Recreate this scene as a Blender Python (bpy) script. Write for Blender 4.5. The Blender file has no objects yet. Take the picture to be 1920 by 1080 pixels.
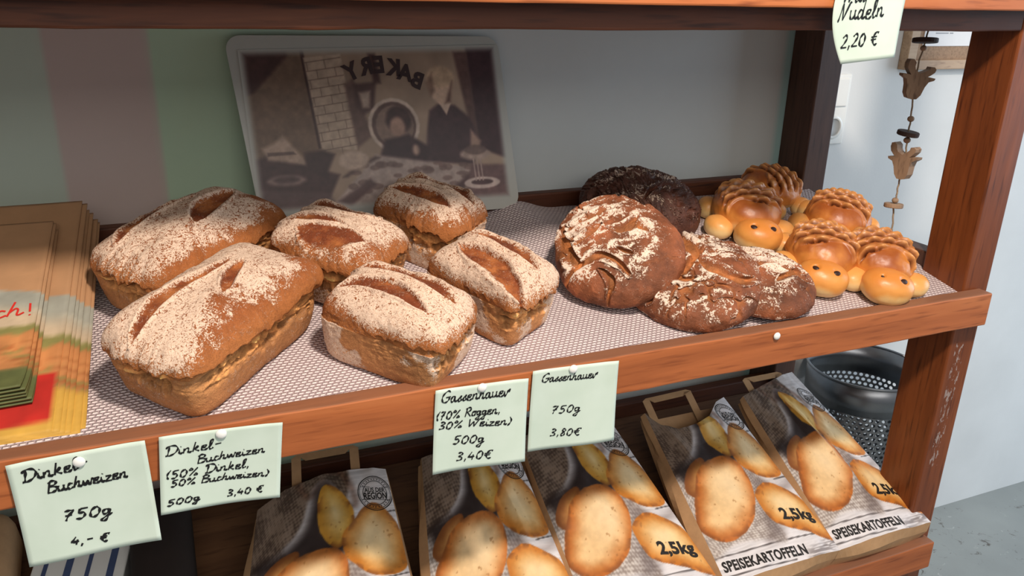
import bpy, bmesh, math, random
import numpy as np
from mathutils import Vector, Matrix

SC = bpy.context.scene
COL = SC.collection
PI = math.pi

# ------------------------------------------------------------------ camera
CAM = Vector((0.0, -0.8416, 0.4536))
FW = Vector((0.36850801, 0.86331232, -0.34480963))
RT = Vector((0.92233653, -0.38589239, 0.01955499))
UP = Vector((0.11617735, 0.32523669, 0.93846892))
cd = bpy.data.cameras.new('camera'); cam = bpy.data.objects.new('camera', cd); COL.objects.link(cam)
cam.matrix_world = Matrix(((RT.x, UP.x, -FW.x, CAM.x), (RT.y, UP.y, -FW.y, CAM.y), (RT.z, UP.z, -FW.z, CAM.z), (0, 0, 0, 1)))
cd.sensor_width = 36.0; cd.lens = 1500 / 1920 * 36; cd.clip_start = .01
SC.camera = cam
# ------------------------------------------------------------------ light
SC.view_settings.view_transform = 'Standard'
SC.view_settings.look = 'None'
SC.view_settings.gamma = 1.0
SC.view_settings.use_curve_mapping = False
SC.view_settings.exposure = 0.0
W = bpy.data.worlds.new('room_light'); SC.world = W; W.use_nodes = True
W.node_tree.nodes['Background'].inputs[0].default_value = (.97, .98, 1.0, 1)
W.node_tree.nodes['Background'].inputs[1].default_value = .32
def lamp(name, kind, loc, energy, col, target=None, **kw):
    d = bpy.data.lights.new(name, kind); d.energy = energy; d.color = col
    for k, v in kw.items(): setattr(d, k, v)
    o = bpy.data.objects.new(name, d); COL.objects.link(o); o.location = loc
    if target is not None:
        o.rotation_euler = (Vector(target) - Vector(loc)).to_track_quat('-Z', 'Y').to_euler()
    return o
lamp('ceiling_spot', 'SPOT', (.42, -.92, 1.45), 150, (1.0, .88, .76), (.5, .15, -.1), shadow_soft_size=.08, spot_size=math.radians(110), spot_blend=.6)
lamp('front_fill', 'AREA', (.3, -2.6, 1.55), 30, (1.0, .95, .88), (.4, .3, .1), shape='RECTANGLE', size=3.0, size_y=1.2)  # added soft fill from the front to lower contrast, no lamp known there
lamp('window_daylight', 'AREA', (4.3, -.5, .5), 60, (.64, .82, 1.0), (1.6, .75, -.2), shape='RECTANGLE', size=1.8, size_y=2.0)

# ------------------------------------------------------------------ helpers
def lin(c):
    c = np.asarray(c, float)
    if c.max() > 1.0: c = c / 255.0
    return np.where(c <= .04045, c / 12.92, ((c + .055) / 1.055) ** 2.4)
def rgba(c): return tuple(lin(c).tolist()) + (1.0,)
def sstep(a, b, x):
    t = np.clip((x - a) / (b - a), 0, 1); return t * t * (3 - 2 * t)
def mix(a, b, t): return a * (1 - t) + b * t
def hash3(i, j, k, s):
    h = (i.astype(np.uint32) * np.uint32(374761393) + j.astype(np.uint32) * np.uint32(668265263) + k.astype(np.uint32) * np.uint32(2246822519) + np.uint32(s * 3266489917 & 0xffffffff))
    h = (h ^ (h >> np.uint32(13))) * np.uint32(1274126177); h = h ^ (h >> np.uint32(16))
    return (h & np.uint32(0xffffff)).astype(float) / 0xffffff
def vn(P, s=0):
    F = np.floor(P).astype(np.int64); f = P - F; f = f * f * (3 - 2 * f); r = 0
    for a in (0, 1):
        for b in (0, 1):
            for c in (0, 1):
                w = (f[:, 0] if a else 1 - f[:, 0]) * (f[:, 1] if b else 1 - f[:, 1]) * (f[:, 2] if c else 1 - f[:, 2])
                r = r + w * hash3(F[:, 0] + a, F[:, 1] + b, F[:, 2] + c, s)
    return r
def fbm(P, s=0, o=4):
    r = 0; a = .5; t = 0
    for k in range(o):
        r = r + a * vn(P * 2 ** k, s + k * 7); t += a; a *= .5
    return r / t
def polydist(X, Y, pts):
    d = np.full(X.shape, 1e9); par = np.zeros(X.shape)
    n = len(pts) - 1
    for i in range(n):
        ax, ay = pts[i]; bx, by = pts[i + 1]; ex, ey = bx - ax, by - ay
        t = np.clip(((X - ax) * ex + (Y - ay) * ey) / (ex * ex + ey * ey + 1e-12), 0, 1)
        q = np.hypot(X - ax - t * ex, Y - ay - t * ey); m = q < d
        d = np.where(m, q, d); par = np.where(m, (i + t) / n, par)
    return d, par
def inside(X, Y, pts):
    r = np.zeros(X.shape, bool); n = len(pts)
    for i in range(n):
        ax, ay = pts[i]; bx, by = pts[(i + 1) % n]
        if ay == by: continue
        c = ((ay > Y) != (by > Y)) & (X < (bx - ax) * (Y - ay) / (by - ay) + ax)
        r ^= c
    return r
def sdf(X, Y, pts):
    d, _ = polydist(X, Y, list(pts) + [pts[0]])
    return np.where(inside(X, Y, pts), d, -d)
def catmull(pts, n=6, closed=False):
    P = [np.array(p, float) for p in pts]
    if len(P) < 3 and not closed: return [tuple(p) for p in P]
    out = []; N = len(P)
    for i in range(N if closed else N - 1):
        p0 = P[(i - 1) % N] if closed or i > 0 else P[0]; p1 = P[i]; p2 = P[(i + 1) % N]
        p3 = P[(i + 2) % N] if closed or i + 2 < N else P[-1]
        for k in range(n):
            t = k / n
            out.append(tuple(.5 * (2 * p1 + (p2 - p0) * t + (2 * p0 - 5 * p1 + 4 * p2 - p3) * t * t + (3 * p1 - p0 - 3 * p2 + p3) * t ** 3)))
    if not closed: out.append(tuple(P[-1]))
    return out

def link(o, parent=None):
    COL.objects.link(o)
    if parent is not None: o.parent = parent
    return o
def tag(o, label, cat, group=None, kind=None):
    o['label'] = label; o['category'] = cat
    if group: o['group'] = group
    if kind: o['kind'] = kind
    return o
def thing(name, label, cat, loc, group=None, M=None):
    o = bpy.data.objects.new(name, None); COL.objects.link(o); o.empty_display_size = .02
    if M is not None: o.matrix_world = M
    else: o.location = loc
    return tag(o, label, cat, group)
def mesh_np(name, V, F, mat, parent=None, smooth=True, cols=None, flour=None, uv=None, off=None):
    """V (n,3), F (m,k) array or list of faces; one mesh object"""
    V = np.asarray(V, float)
    if off is not None: V = V - np.asarray(off, float)
    me = bpy.data.meshes.new(name)
    if isinstance(F, np.ndarray):
        m, k = F.shape
        me.vertices.add(len(V)); me.vertices.foreach_set('co', V.astype(np.float32).ravel())
        me.loops.add(m * k); me.loops.foreach_set('vertex_index', F.astype(np.int32).ravel())
        me.polygons.add(m); me.polygons.foreach_set('loop_start', np.arange(0, m * k, k, dtype=np.int32))
        me.update(calc_edges=True)
    else:
        me.from_pydata([tuple(v) for v in V], [], [tuple(f) for f in F])
    me.validate()
    if smooth: me.polygons.foreach_set('use_smooth', np.ones(len(me.polygons), bool))
    if cols is not None:
        a = me.color_attributes.new('Col', 'FLOAT_COLOR', 'POINT')
        c = np.ones((len(V), 4), np.float32); c[:, :3] = lin(np.clip(cols, 0, 1)); a.data.foreach_set('color', c.ravel())
    if flour is not None:
        a = me.attributes.new('flour', 'FLOAT', 'POINT'); a.data.foreach_set('value', np.asarray(flour, np.float32))
    if uv is not None:
        u = me.uv_layers.new(name='UVMap')
        idx = np.zeros(len(me.loops), np.int32); me.loops.foreach_get('vertex_index', idx)
        u.data.foreach_set('uv', np.asarray(uv, np.float32)[idx].ravel())
    me.materials.append(mat); me.update()
    o = bpy.data.objects.new(name, me); return link(o, parent)
def from_bm(name, bm, mat, parent=None, smooth=False, off=None):
    if off is not None: bmesh.ops.translate(bm, verts=bm.verts, vec=-Vector(off))
    me = bpy.data.meshes.new(name); bm.to_mesh(me); bm.free()
    if smooth: me.polygons.foreach_set('use_smooth', np.ones(len(me.polygons), bool))
    me.materials.append(mat); o = bpy.data.objects.new(name, me); return link(o, parent)
def bm_box(bm, lo, hi, bev=.002, seg=2, jit=0, M=None):
    c = [(a + b) / 2 for a, b in zip(lo, hi)]; s = [b - a for a, b in zip(lo, hi)]
    r = bmesh.ops.create_cube(bm, size=1, matrix=Matrix.Translation(c) @ Matrix.Diagonal((*s, 1)))
    if bev > 0:
        es = list({e for v in r['verts'] for e in v.link_edges})
        bmesh.ops.bevel(bm, geom=es, offset=bev, segments=seg, affect='EDGES', profile=.5)
    if M is not None: bmesh.ops.transform(bm, matrix=M, verts=bm.verts)
def box(name, lo, hi, mat, parent=None, bev=.002, off=None, M=None):
    bm = bmesh.new(); bm_box(bm, lo, hi, bev, M=M); return from_bm(name, bm, mat, parent, off=off)
def grid_faces(nu, nv):
    i, j = np.meshgrid(np.arange(nu - 1), np.arange(nv - 1), indexing='ij')
    a = (i * nv + j).ravel(); return np.stack([a, a + nv, a + nv + 1, a + 1], 1)
def tube(path, r, n=8):
    P = [Vector(p) for p in path]; V = []; F = []
    rr = r if hasattr(r, '__len__') else [r] * len(P)
    pn = None
    for i, p in enumerate(P):
        t = (P[min(i + 1, len(P) - 1)] - P[max(i - 1, 0)]).normalized()
        if pn is None: pn = t.orthogonal().normalized()
        pn = (pn - t * pn.dot(t)).normalized(); b = t.cross(pn)
        for k in range(n):
            a = 2 * PI * k / n; V.append(p + (pn * math.cos(a) + b * math.sin(a)) * rr[i])
        if i:
            for k in range(n):
                F.append(((i - 1) * n + k, (i - 1) * n + (k + 1) % n, i * n + (k + 1) % n, i * n + k))
    F.append(tuple(range(n - 1, -1, -1))); F.append(tuple(range((len(P) - 1) * n, len(P) * n)))
    return V, F
def lathe(prof, n=24, c=(0, 0, 0), axis='Z'):
    V = []; F = []
    for r, h in prof:
        for k in range(n):
            a = 2 * PI * k / n; x, y, z = r * math.cos(a), r * math.sin(a), h
            if axis == 'Y': x, y, z = x, z, -y
            V.append((c[0] + x, c[1] + y, c[2] + z))
    for i in range(len(prof) - 1):
        for k in range(n): F.append((i * n + k, i * n + (k + 1) % n, (i + 1) * n + (k + 1) % n, (i + 1) * n + k))
    return V, F

# ------------------------------------------------------------------ materials
def newmat(name):
    m = bpy.data.materials.new(name); m.use_nodes = True; nt = m.node_tree
    b = nt.nodes['Principled BSDF']; return m, nt, b
def N(nt, t, **kw):
    n = nt.nodes.new(t)
    for k, v in kw.items(): setattr(n, k, v)
    return n
def L(nt, a, b): nt.links.new(a, b)
def ramp(nt, src, stops):
    r = N(nt, 'ShaderNodeValToRGB'); e = r.color_ramp.elements
    while len(e) < len(stops): e.new(.5)
    for el, (p, c) in zip(e, stops): el.position = p; el.color = c
    L(nt, src, r.inputs[0]); return r.outputs[0]
def noise(nt, vec, scale, detail=4, rough=.55, dist=0, sc=None):
    if sc is not None:
        mp = N(nt, 'ShaderNodeMapping'); mp.inputs['Scale'].default_value = sc; L(nt, vec, mp.inputs[0]); vec = mp.outputs[0]
    n = N(nt, 'ShaderNodeTexNoise'); n.inputs['Scale'].default_value = scale; n.inputs['Detail'].default_value = detail
    n.inputs['Roughness'].default_value = rough; n.inputs['Distortion'].default_value = dist; L(nt, vec, n.inputs['Vector']); return n.outputs['Fac']
def mixc(nt, f, a, b, mode='MIX'):
    m = N(nt, 'ShaderNodeMix', data_type='RGBA', blend_type=mode)
    for sock, v in ((m.inputs[0], f), (m.inputs[6], a), (m.inputs[7], b)):
        if hasattr(v, 'links') or hasattr(v, 'is_linked'): L(nt, v, sock)
        else: sock.default_value = v
    return m.outputs[2]
def math_(nt, op, a, b=None, c=None, clamp=False):
    m = N(nt, 'ShaderNodeMath', operation=op, use_clamp=clamp)
    for s, v in zip(m.inputs, (a, b, c)):
        if v is None: continue
        if hasattr(v, 'is_linked'): L(nt, v, s)
        else: s.default_value = v
    return m.outputs[0]
def bump(nt, b, h, strength, dist):
    n = N(nt, 'ShaderNodeBump'); n.inputs['Strength'].default_value = strength; n.inputs['Distance'].default_value = dist
    L(nt, h, n.inputs['Height']); L(nt, n.outputs[0], b.inputs['Normal'])
def plain(name, c, rough=.6, spec=.4, metal=0, nz=.08, scale=40):
    m, nt, b = newmat(name); tc = N(nt, 'ShaderNodeTexCoord').outputs['Object']
    f = noise(nt, tc, scale, 3); c = lin(c)
    col = ramp(nt, f, [(.3, (*(c * (1 - nz)), 1)), (.7, (*np.minimum(c * (1 + nz), 1), 1))])
    L(nt, col, b.inputs['Base Color']); b.inputs['Roughness'].default_value = rough; b.inputs['Metallic'].default_value = metal
    b.inputs['Specular IOR Level'].default_value = spec; return m
def wood(name, dark, mid, light, sc, rough=.42, worn=None, chips=False):
    m, nt, b = newmat(name); tc = N(nt, 'ShaderNodeTexCoord').outputs['Object']
    g = noise(nt, tc, 30, 5, .6, .6, sc); g2 = noise(nt, tc, 6, 3, .5, 1.2, sc)
    f = math_(nt, 'MULTIPLY_ADD', g, .55, math_(nt, 'MULTIPLY', g2, .45))
    col = ramp(nt, f, [(.28, rgba(dark)), (.5, rgba(mid)), (.74, rgba(light))])
    fine = noise(nt, tc, 160, 2, .5, 0, sc)
    col = mixc(nt, math_(nt, 'MULTIPLY', math_(nt, 'SUBTRACT', fine, .54, clamp=True), 4.5, clamp=True), col, rgba(dark))
    if worn is not None:      # dusty, abraded top faces
        ge = N(nt, 'ShaderNodeNewGeometry'); sp = N(nt, 'ShaderNodeSeparateXYZ'); L(nt, ge.outputs['True Normal'], sp.inputs[0])
        up = math_(nt, 'MULTIPLY', math_(nt, 'SUBTRACT', sp.outputs[2], .55, clamp=True), 2.5, clamp=True)
        wn = noise(nt, tc, 22, 4, .65, 0, sc)
        up2 = math_(nt, 'MULTIPLY', up, math_(nt, 'MULTIPLY_ADD', wn, .7, .45), clamp=True)
        col = mixc(nt, up2, col, rgba(worn))
    if chips:                 # flaked paint on the front arris of the post
        sp = N(nt, 'ShaderNodeSeparateXYZ'); L(nt, tc, sp.inputs[0])
        band = math_(nt, 'MULTIPLY', math_(nt, 'COMPARE', sp.outputs[0], .026, .012), math_(nt, 'LESS_THAN', sp.outputs[1], .002))
        zz = math_(nt, 'MULTIPLY', math_(nt, 'LESS_THAN', sp.outputs[2], .40), math_(nt, 'GREATER_THAN', sp.outputs[2], .15))
        cn = math_(nt, 'GREATER_THAN', noise(nt, tc, 120, 4, .7, .5, (1, 1, .35)), .555)
        col = mixc(nt, math_(nt, 'MULTIPLY', math_(nt, 'MULTIPLY', band, zz), math_(nt, 'MULTIPLY', cn, .6)), col, rgba((175, 165, 160)))
    L(nt, col, b.inputs['Base Color']); b.inputs['Roughness'].default_value = rough
    b.inputs['Specular IOR Level'].default_value = .35
    bump(nt, b, f, .25, .002); return m
WOODX = wood('stained_pine_along', (126, 66, 34), (172, 98, 54), (192, 118, 70), (.08, 1, 1), .5, (124, 88, 68))
WOODZ = wood('stained_pine_upright', (74, 34, 14), (116, 60, 28), (142, 78, 38), (1, 1, .08), .38, (110, 75, 55))
WOODP = wood('stained_pine_post', (74, 34, 14), (116, 60, 28), (142, 78, 38), (1, 1, .08), .38, (110, 75, 55), True)
WOODD = wood('shade_toned_pine', (54, 25, 12), (82, 42, 22), (108, 60, 32), (.08, 1, 1), .6)  # same pine for battens and back rails, shade put into the colour
WOODDZ = wood('shade_toned_upright', (58, 36, 28), (84, 56, 44), (104, 74, 60), (1, 1, .08), .5)  # upright pine at the rear, darkened in colour for the shade there
BOARD = wood('shelf_plywood', (70, 45, 30), (105, 72, 48), (130, 92, 62), (.1, 1, 1), .6)
PALEWOOD = wood('pale_beech', (150, 120, 95), (185, 155, 125), (205, 178, 150), (.15, 1, 1), .55)
PLY = wood('sawn_plywood', (116, 92, 74), (150, 122, 98), (168, 140, 114), (1, 1, .3), .7)
BURNT = plain('charred_edge', (62, 46, 40), .8)
CORK = plain('cork_mount', (160, 132, 108), .9, nz=.2, scale=200)
WHITE = plain('white_plastic', (232, 232, 228), .3, .5, nz=.01)
PAPERW = plain('white_paper', (238, 238, 240), .8, nz=.01)
INK = plain('black_felt_ink', (18, 18, 20), .5, nz=.0)
PRINTINK = plain('black_print', (32, 27, 24), .75, nz=.25, scale=300)
RED = plain('red_print', (196, 40, 30), .7, nz=.05)
KRAFT = plain('kraft_paper', (186, 146, 106), .75, .3, nz=.08, scale=60)
TWINE = plain('jute_twine', (150, 130, 108), .9, nz=.2, scale=300)
METAL = plain('brushed_steel', (140, 142, 146), .32, .5, 1.0, nz=.05)
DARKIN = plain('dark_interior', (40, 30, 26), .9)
BLUEP = plain('blue_print', (70, 84, 120), .6)
MATP = plain('translucent_plastic', (180, 180, 172), .35, .5, nz=.02)

def attr_mat(name, rough=.6, spec=.3, bumpk=None, nz=.06, scale=80):
    m, nt, b = newmat(name); a = N(nt, 'ShaderNodeAttribute', attribute_name='Col').outputs['Color']
    tc = N(nt, 'ShaderNodeTexCoord').outputs['Object']; f = noise(nt, tc, scale, 3)
    k = math_(nt, 'MULTIPLY_ADD', f, 2 * nz, 1 - nz)
    v = N(nt, 'ShaderNodeVectorMath', operation='SCALE'); L(nt, a, v.inputs[0]); L(nt, k, v.inputs['Scale'])
    L(nt, v.outputs[0], b.inputs['Base Color']); b.inputs['Roughness'].default_value = rough; b.inputs['Specular IOR Level'].default_value = spec
    if bumpk: bump(nt, b, noise(nt, tc, bumpk[0], 4, .6), bumpk[1], bumpk[2])
    return m
PRINT = attr_mat('printed_paper', .62, .35, None, .03, 200)
MATPRINT = attr_mat('printed_plastic', .4, .5, None, .02, 60)
BUN = attr_mat('egg_glazed_bun', .40, .5, (220, .10, .002), .05, 60)
PANEL = attr_mat('striped_panel', .55, .3, None, .02, 40)
def bread_mat(name, flourc, gapc, fscale, fstretch, rough=.8, thr=.06, dist=1.0, gain=4.2, bigk=2.0):
    m, nt, b = newmat(name); tc = N(nt, 'ShaderNodeTexCoord').outputs['Object']
    a = N(nt, 'ShaderNodeAttribute', attribute_name='Col').outputs['Color']
    fl = N(nt, 'ShaderNodeAttribute', attribute_name='flour').outputs['Fac']
    n1 = noise(nt, tc, 130, 5, .65); n2 = noise(nt, tc, 520, 3, .6)
    k = math_(nt, 'ADD', math_(nt, 'MULTIPLY_ADD', n1, .7, .36), math_(nt, 'MULTIPLY', n2, .55))
    v = N(nt, 'ShaderNodeVectorMath', operation='SCALE'); L(nt, a, v.inputs[0]); L(nt, k, v.inputs['Scale'])
    fn = noise(nt, tc, fscale, 4, .62, dist, fstretch); big = noise(nt, tc, 45, 3, .6)
    t = math_(nt, 'ADD', math_(nt, 'MULTIPLY_ADD', fn, gain, -gain / 2), math_(nt, 'MULTIPLY_ADD', big, bigk, -bigk / 2))
    t = math_(nt, 'ADD', t, math_(nt, 'MULTIPLY_ADD', fl, 1.3, -.65))
    f = math_(nt, 'MULTIPLY', math_(nt, 'ADD', t, thr), 3.2, clamp=True)
    f = math_(nt, 'MULTIPLY', f, math_(nt, 'MULTIPLY', fl, 3.0, clamp=True))
    fc = ramp(nt, n2, [(.3, rgba(gapc)), (.6, rgba(flourc))])
    L(nt, mixc(nt, math_(nt, 'MULTIPLY', f, .92), v.outputs[0], fc), b.inputs['Base Color'])
    b.inputs['Roughness'].default_value = rough; b.inputs['Specular IOR Level'].default_value = .25
    h = math_(nt, 'ADD', math_(nt, 'MULTIPLY', n1, .8), math_(nt, 'MULTIPLY_ADD', f, .5, math_(nt, 'MULTIPLY', n2, .4)))
    bump(nt, b, h, .55, .003); return m
LOAF = bread_mat('floured_loaf_crust', (228, 202, 180), (206, 174, 148), 250, None, thr=.0, dist=1.8, gain=5.5, bigk=.9)
BOULE = bread_mat('cracked_rye_crust', (240, 222, 204), (214, 182, 156), 190, None, .62, .0, 1.6)
BOULED = bread_mat('dark_rye_crust', (190, 168, 150), (150, 124, 106), 110, None, .5, -.08, 1.8)

def cloth_mat():
    m, nt, b = newmat('woven_cloth'); uv = N(nt, 'ShaderNodeTexCoord').outputs['UV']
    br = N(nt, 'ShaderNodeTexBrick'); L(nt, uv, br.inputs['Vector'])
    br.inputs['Scale'].default_value = 1; br.inputs['Mortar Size'].default_value = .0019; br.inputs['Mortar Smooth'].default_value = 1.0
    br.inputs['Brick Width'].default_value = .0078; br.inputs['Row Height'].default_value = .0050; br.offset = .5
    br.inputs['Color1'].default_value = rgba((244, 230, 226)); br.inputs['Color2'].default_value = rgba((230, 214, 212)); br.inputs['Mortar'].default_value = rgba((176, 154, 156))
    n = noise(nt, uv, 30, 3)
    col = mixc(nt, math_(nt, 'MULTIPLY', n, .25), br.outputs['Color'], rgba((186, 166, 166)))
    L(nt, col, b.inputs['Base Color']); b.inputs['Roughness'].default_value = .55
    inv = math_(nt, 'SUBTRACT', 1.0, br.outputs['Fac'])
    bump(nt, b, inv, .9, .0025); return m
CLOTH = cloth_mat()
def card_mat():
    m, nt, b = newmat('mint_note_paper'); tc = N(nt, 'ShaderNodeTexCoord').outputs['Object']
    L(nt, ramp(nt, noise(nt, tc, 18, 3), [(.3, rgba((190, 206, 192))), (.7, rgba((200, 214, 202)))]), b.inputs['Base Color'])
    b.inputs['Roughness'].default_value = .75; bump(nt, b, noise(nt, tc, 14, 2), .15, .004); return m
CARD = card_mat()
def wall_mat():
    m, nt, b = newmat('white_plaster'); tc = N(nt, 'ShaderNodeTexCoord').outputs['Object']
    L(nt, ramp(nt, noise(nt, tc, 5, 4), [(.3, rgba((214, 216, 216))), (.7, rgba((222, 224, 224)))]), b.inputs['Base Color'])
    b.inputs['Roughness'].default_value = .85; bump(nt, b, noise(nt, tc, 160, 3), .08, .002); return m
def floor_mat():
    m, nt, b = newmat('grey_painted_concrete'); tc = N(nt, 'ShaderNodeTexCoord').outputs['Object']
    base = ramp(nt, noise(nt, tc, 3, 5), [(.3, rgba((132, 136, 134))), (.7, rgba((150, 154, 151)))])
    reg = math_(nt, 'GREATER_THAN', noise(nt, tc, 4.5, 2), .53)
    sp = noise(nt, tc, 34, 4, .7, 1.0)
    dk = math_(nt, 'MULTIPLY', math_(nt, 'MULTIPLY', math_(nt, 'SUBTRACT', sp, .60, clamp=True), 9, clamp=True), reg)
    lt = math_(nt, 'MULTIPLY', math_(nt, 'MULTIPLY', math_(nt, 'SUBTRACT', .36, sp, clamp=True), 9, clamp=True), reg)
    col = mixc(nt, dk, base, rgba((88, 82, 76))); col = mixc(nt, lt, col, rgba((186, 188, 186)))
    L(nt, col, b.inputs['Base Color']); b.inputs['Roughness'].default_value = .45; return m

# ================================================================== ROOM
def struct(o): o['kind'] = 'structure'; return o
struct(box('floor', (-2.5, -2.6, -1.26), (5.0, .85, -1.20), floor_mat(), bev=0))
bm = bmesh.new(); bm_box(bm, (-2.5, .75, -1.22), (5.0, .85, 1.75), 0)
struct(from_bm('wall_back', bm, wall_mat()))

# ================================================================== RACK
K = .22                                   # slope of the bread shelf
RB = (.4, .25, -1.20)
rack = thing('bread_rack', 'reddish brown stained wooden rack with sloping shelves carrying bread and potato bags', 'shelf', RB)
XL, XE = -.66, 1.2562
def rp(name, lo, hi, mat, bev=.003, M=None): return box(name, lo, hi, mat, rack, bev, RB, M)
Z0 = -1.20
def post(lo, hi, mat):
    c = ((lo[0]), lo[1], -.5)
    o = box('post', lo, hi, mat, rack, .003, c); o.location = Vector(c) - Vector(RB); return o
post((1.1965, .027, Z0), (XE, .113, 1.0), WOODP)
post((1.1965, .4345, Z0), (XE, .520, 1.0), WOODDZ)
post((XL, .027, Z0), (XL + .06, .113, 1.0), WOODZ)
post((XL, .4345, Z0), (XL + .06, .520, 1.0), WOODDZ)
def rail(lo, hi, mat, name='front_rail', seed=0, amp=.0012):
    n = 60; bm = bmesh.new(); bm_box(bm, lo, hi, .0025, 2)
    bmesh.ops.bisect_plane(bm, geom=bm.verts[:] + bm.edges[:] + bm.faces[:], plane_co=(0, 0, 0), plane_no=(1, 0, 0))
    for i in range(1, n):
        x = lo[0] + (hi[0] - lo[0]) * i / n
        bmesh.ops.bisect_plane(bm, geom=bm.verts[:] + bm.edges[:] + bm.faces[:], plane_co=(x, 0, 0), plane_no=(1, 0, 0))
    P = np.array([v.co[:] for v in bm.verts]); d = fbm(P * np.array([14, 30, 30]), seed, 3) - .5
    for v, q in zip(bm.verts, d): v.co.z += q * amp * 2; v.co.y += q * amp
    return from_bm(name, bm, mat, rack, off=RB)
rail((XL, 0, -.058), (XE - .022, .027, 0), WOODX, seed=3)
rail((XL, 0, .4448), (XE + .10, .027, .505), WOODX, seed=4)
rail((XL, 0, -.562), (XE - .016, .027, -.504), WOODX, seed=5)
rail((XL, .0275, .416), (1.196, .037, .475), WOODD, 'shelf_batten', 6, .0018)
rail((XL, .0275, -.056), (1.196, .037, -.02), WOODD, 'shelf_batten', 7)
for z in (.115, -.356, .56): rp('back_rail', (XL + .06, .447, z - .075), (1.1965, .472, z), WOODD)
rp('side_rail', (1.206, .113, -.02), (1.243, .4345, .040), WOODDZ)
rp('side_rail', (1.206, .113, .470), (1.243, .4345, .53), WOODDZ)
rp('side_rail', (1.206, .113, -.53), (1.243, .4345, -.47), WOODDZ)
def slab(z0, k, mat, x1=1.232):
    bm = bmesh.new(); r = bmesh.ops.create_cube(bm, size=1)
    for v in bm.verts:
        x = XL + .002 if v.co.x < 0 else x1; y = .029 if v.co.y < 0 else .445; t = -.002 if v.co.z > 0 else -.016
        v.co = (x, y, z0 + k * (y - .03) + t)
    bmesh.ops.bevel(bm, geom=bm.edges[:], offset=.001, segments=1, affect='EDGES')
    from_bm('shelf_board', bm, mat, rack, off=RB)
slab(-.012, K, BOARD, 1.1955); slab(.462, .20, BOARD, 1.1955); slab(-.533, .36, BOARD, 1.1955)
# back panel, colour changing in broad vertical stripes
nx, nz = 240, 8
X, Z = np.meshgrid(np.linspace(XL, 1.2, nx), np.linspace(-1.19, .99, nz), indexing='ij')
x = X.ravel(); V = np.stack([x, np.full(x.shape, .521), Z.ravel()], 1)
sage = np.array([188, 198, 182.]) / 255; mauve = np.array([196, 176, 168.]) / 255; grey = np.array([200, 202, 198.]) / 255; green = np.array([180, 202, 174.]) / 255; teal = np.array([164, 196, 192.]) / 255
c = np.repeat(sage[None], len(x), 0)
def blend(c, col, t): return c * (1 - t[:, None]) + col * t[:, None]
c = blend(c, mauve, sstep(-.163, -.155, x)); c = blend(c, green, sstep(-.024, -.016, x)); c = blend(c, grey, sstep(.05, .5, x)); c = blend(c, teal, sstep(1.17, 1.186, x))
o = mesh_np('back_panel', V, grid_faces(nx, nz)[:, ::-1], PANEL, rack, cols=c, off=RB)
s = o.modifiers.new('thickness', 'SOLIDIFY'); s.thickness = .006; s.offset = -1
o['label'] = 'pale back panel with broad sage and mauve stripes'

# ================================================================== CLOTH
def cloth_z(x, y):
    z = -.010 + K * (y - .03)
    z = z + .020 * np.exp(-((x - .555 - .25 * (.445 - y)) / .045) ** 2) * sstep(.20, .44, y)
    z = z + .006 * np.exp(-((x - .66) / .05) ** 2 - ((y - .40) / .06) ** 2)
    z = z + .0022 * np.sin(x * 19 + y * 7) * sstep(.03, .2, y) * sstep(.445, .3, y)
    return z + .003
nx, ny = 260, 90
X, Y = np.meshgrid(np.linspace(-.40, 1.230, nx), np.linspace(.0285, .446, ny), indexing='ij')
x, y = X.ravel(), Y.ravel()
x = x - .012 * sstep(1.0, 1.23, x) * sstep(.1, .3, y)
V = np.stack([x, y, cloth_z(x, y)], 1)
o = mesh_np('shelf_cloth', V, grid_faces(nx, ny), CLOTH, uv=np.stack([x + .06 * y, y - .05 * x], 1))
tag(o, 'pale pinkish woven cloth with raised weave spread under the breads', 'cloth')
PN = Vector((0, -K, 1)).normalized(); PX = Vector((1, 0, 0)); PY = PN.cross(PX)
def plane_mat(x, y, ang, lift=0, tx=0, ty=0):
    """frame resting on the sloping shelf: turned by ang about its normal; tx,ty tilt it about the local axes"""
    z = -.010 + K * (y - .03) + .003
    Mx = Matrix((PX, PY, PN)).transposed().to_4x4()
    return Matrix.Translation(Vector((x, y, z)) + PN * lift) @ Mx @ Matrix.Rotation(math.radians(ty), 4, 'Y') @ Matrix.Rotation(math.radians(tx), 4, 'X') @ Matrix.Rotation(math.radians(ang), 4, 'Z')

# ================================================================== BREAD
_cs = {}
def cubesphere(n):
    if n in _cs: return _cs[n]
    a = np.tan(np.linspace(-1, 1, n + 1) * PI / 4); A, B = np.meshgrid(a, a, indexing='ij'); one = np.ones(A.size); A, B = A.ravel(), B.ravel()
    faces = [np.stack(t, 1) for t in ((A, B, one), (B, A, -one), (one, A, B), (-one, B, A), (B, one, A), (A, -one, B))]
    P = np.concatenate(faces); q = grid_faces(n + 1, n + 1); Q = np.concatenate([q + k * (n + 1) ** 2 for k in range(6)])
    _, first, inv = np.unique(np.round(P * 1e5).astype(np.int64), axis=0, return_index=True, return_inverse=True)
    _cs[n] = (P[first], inv.ravel()[Q]); return _cs[n]
def C3(*c): return np.array(c, float)[None] / 255

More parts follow.
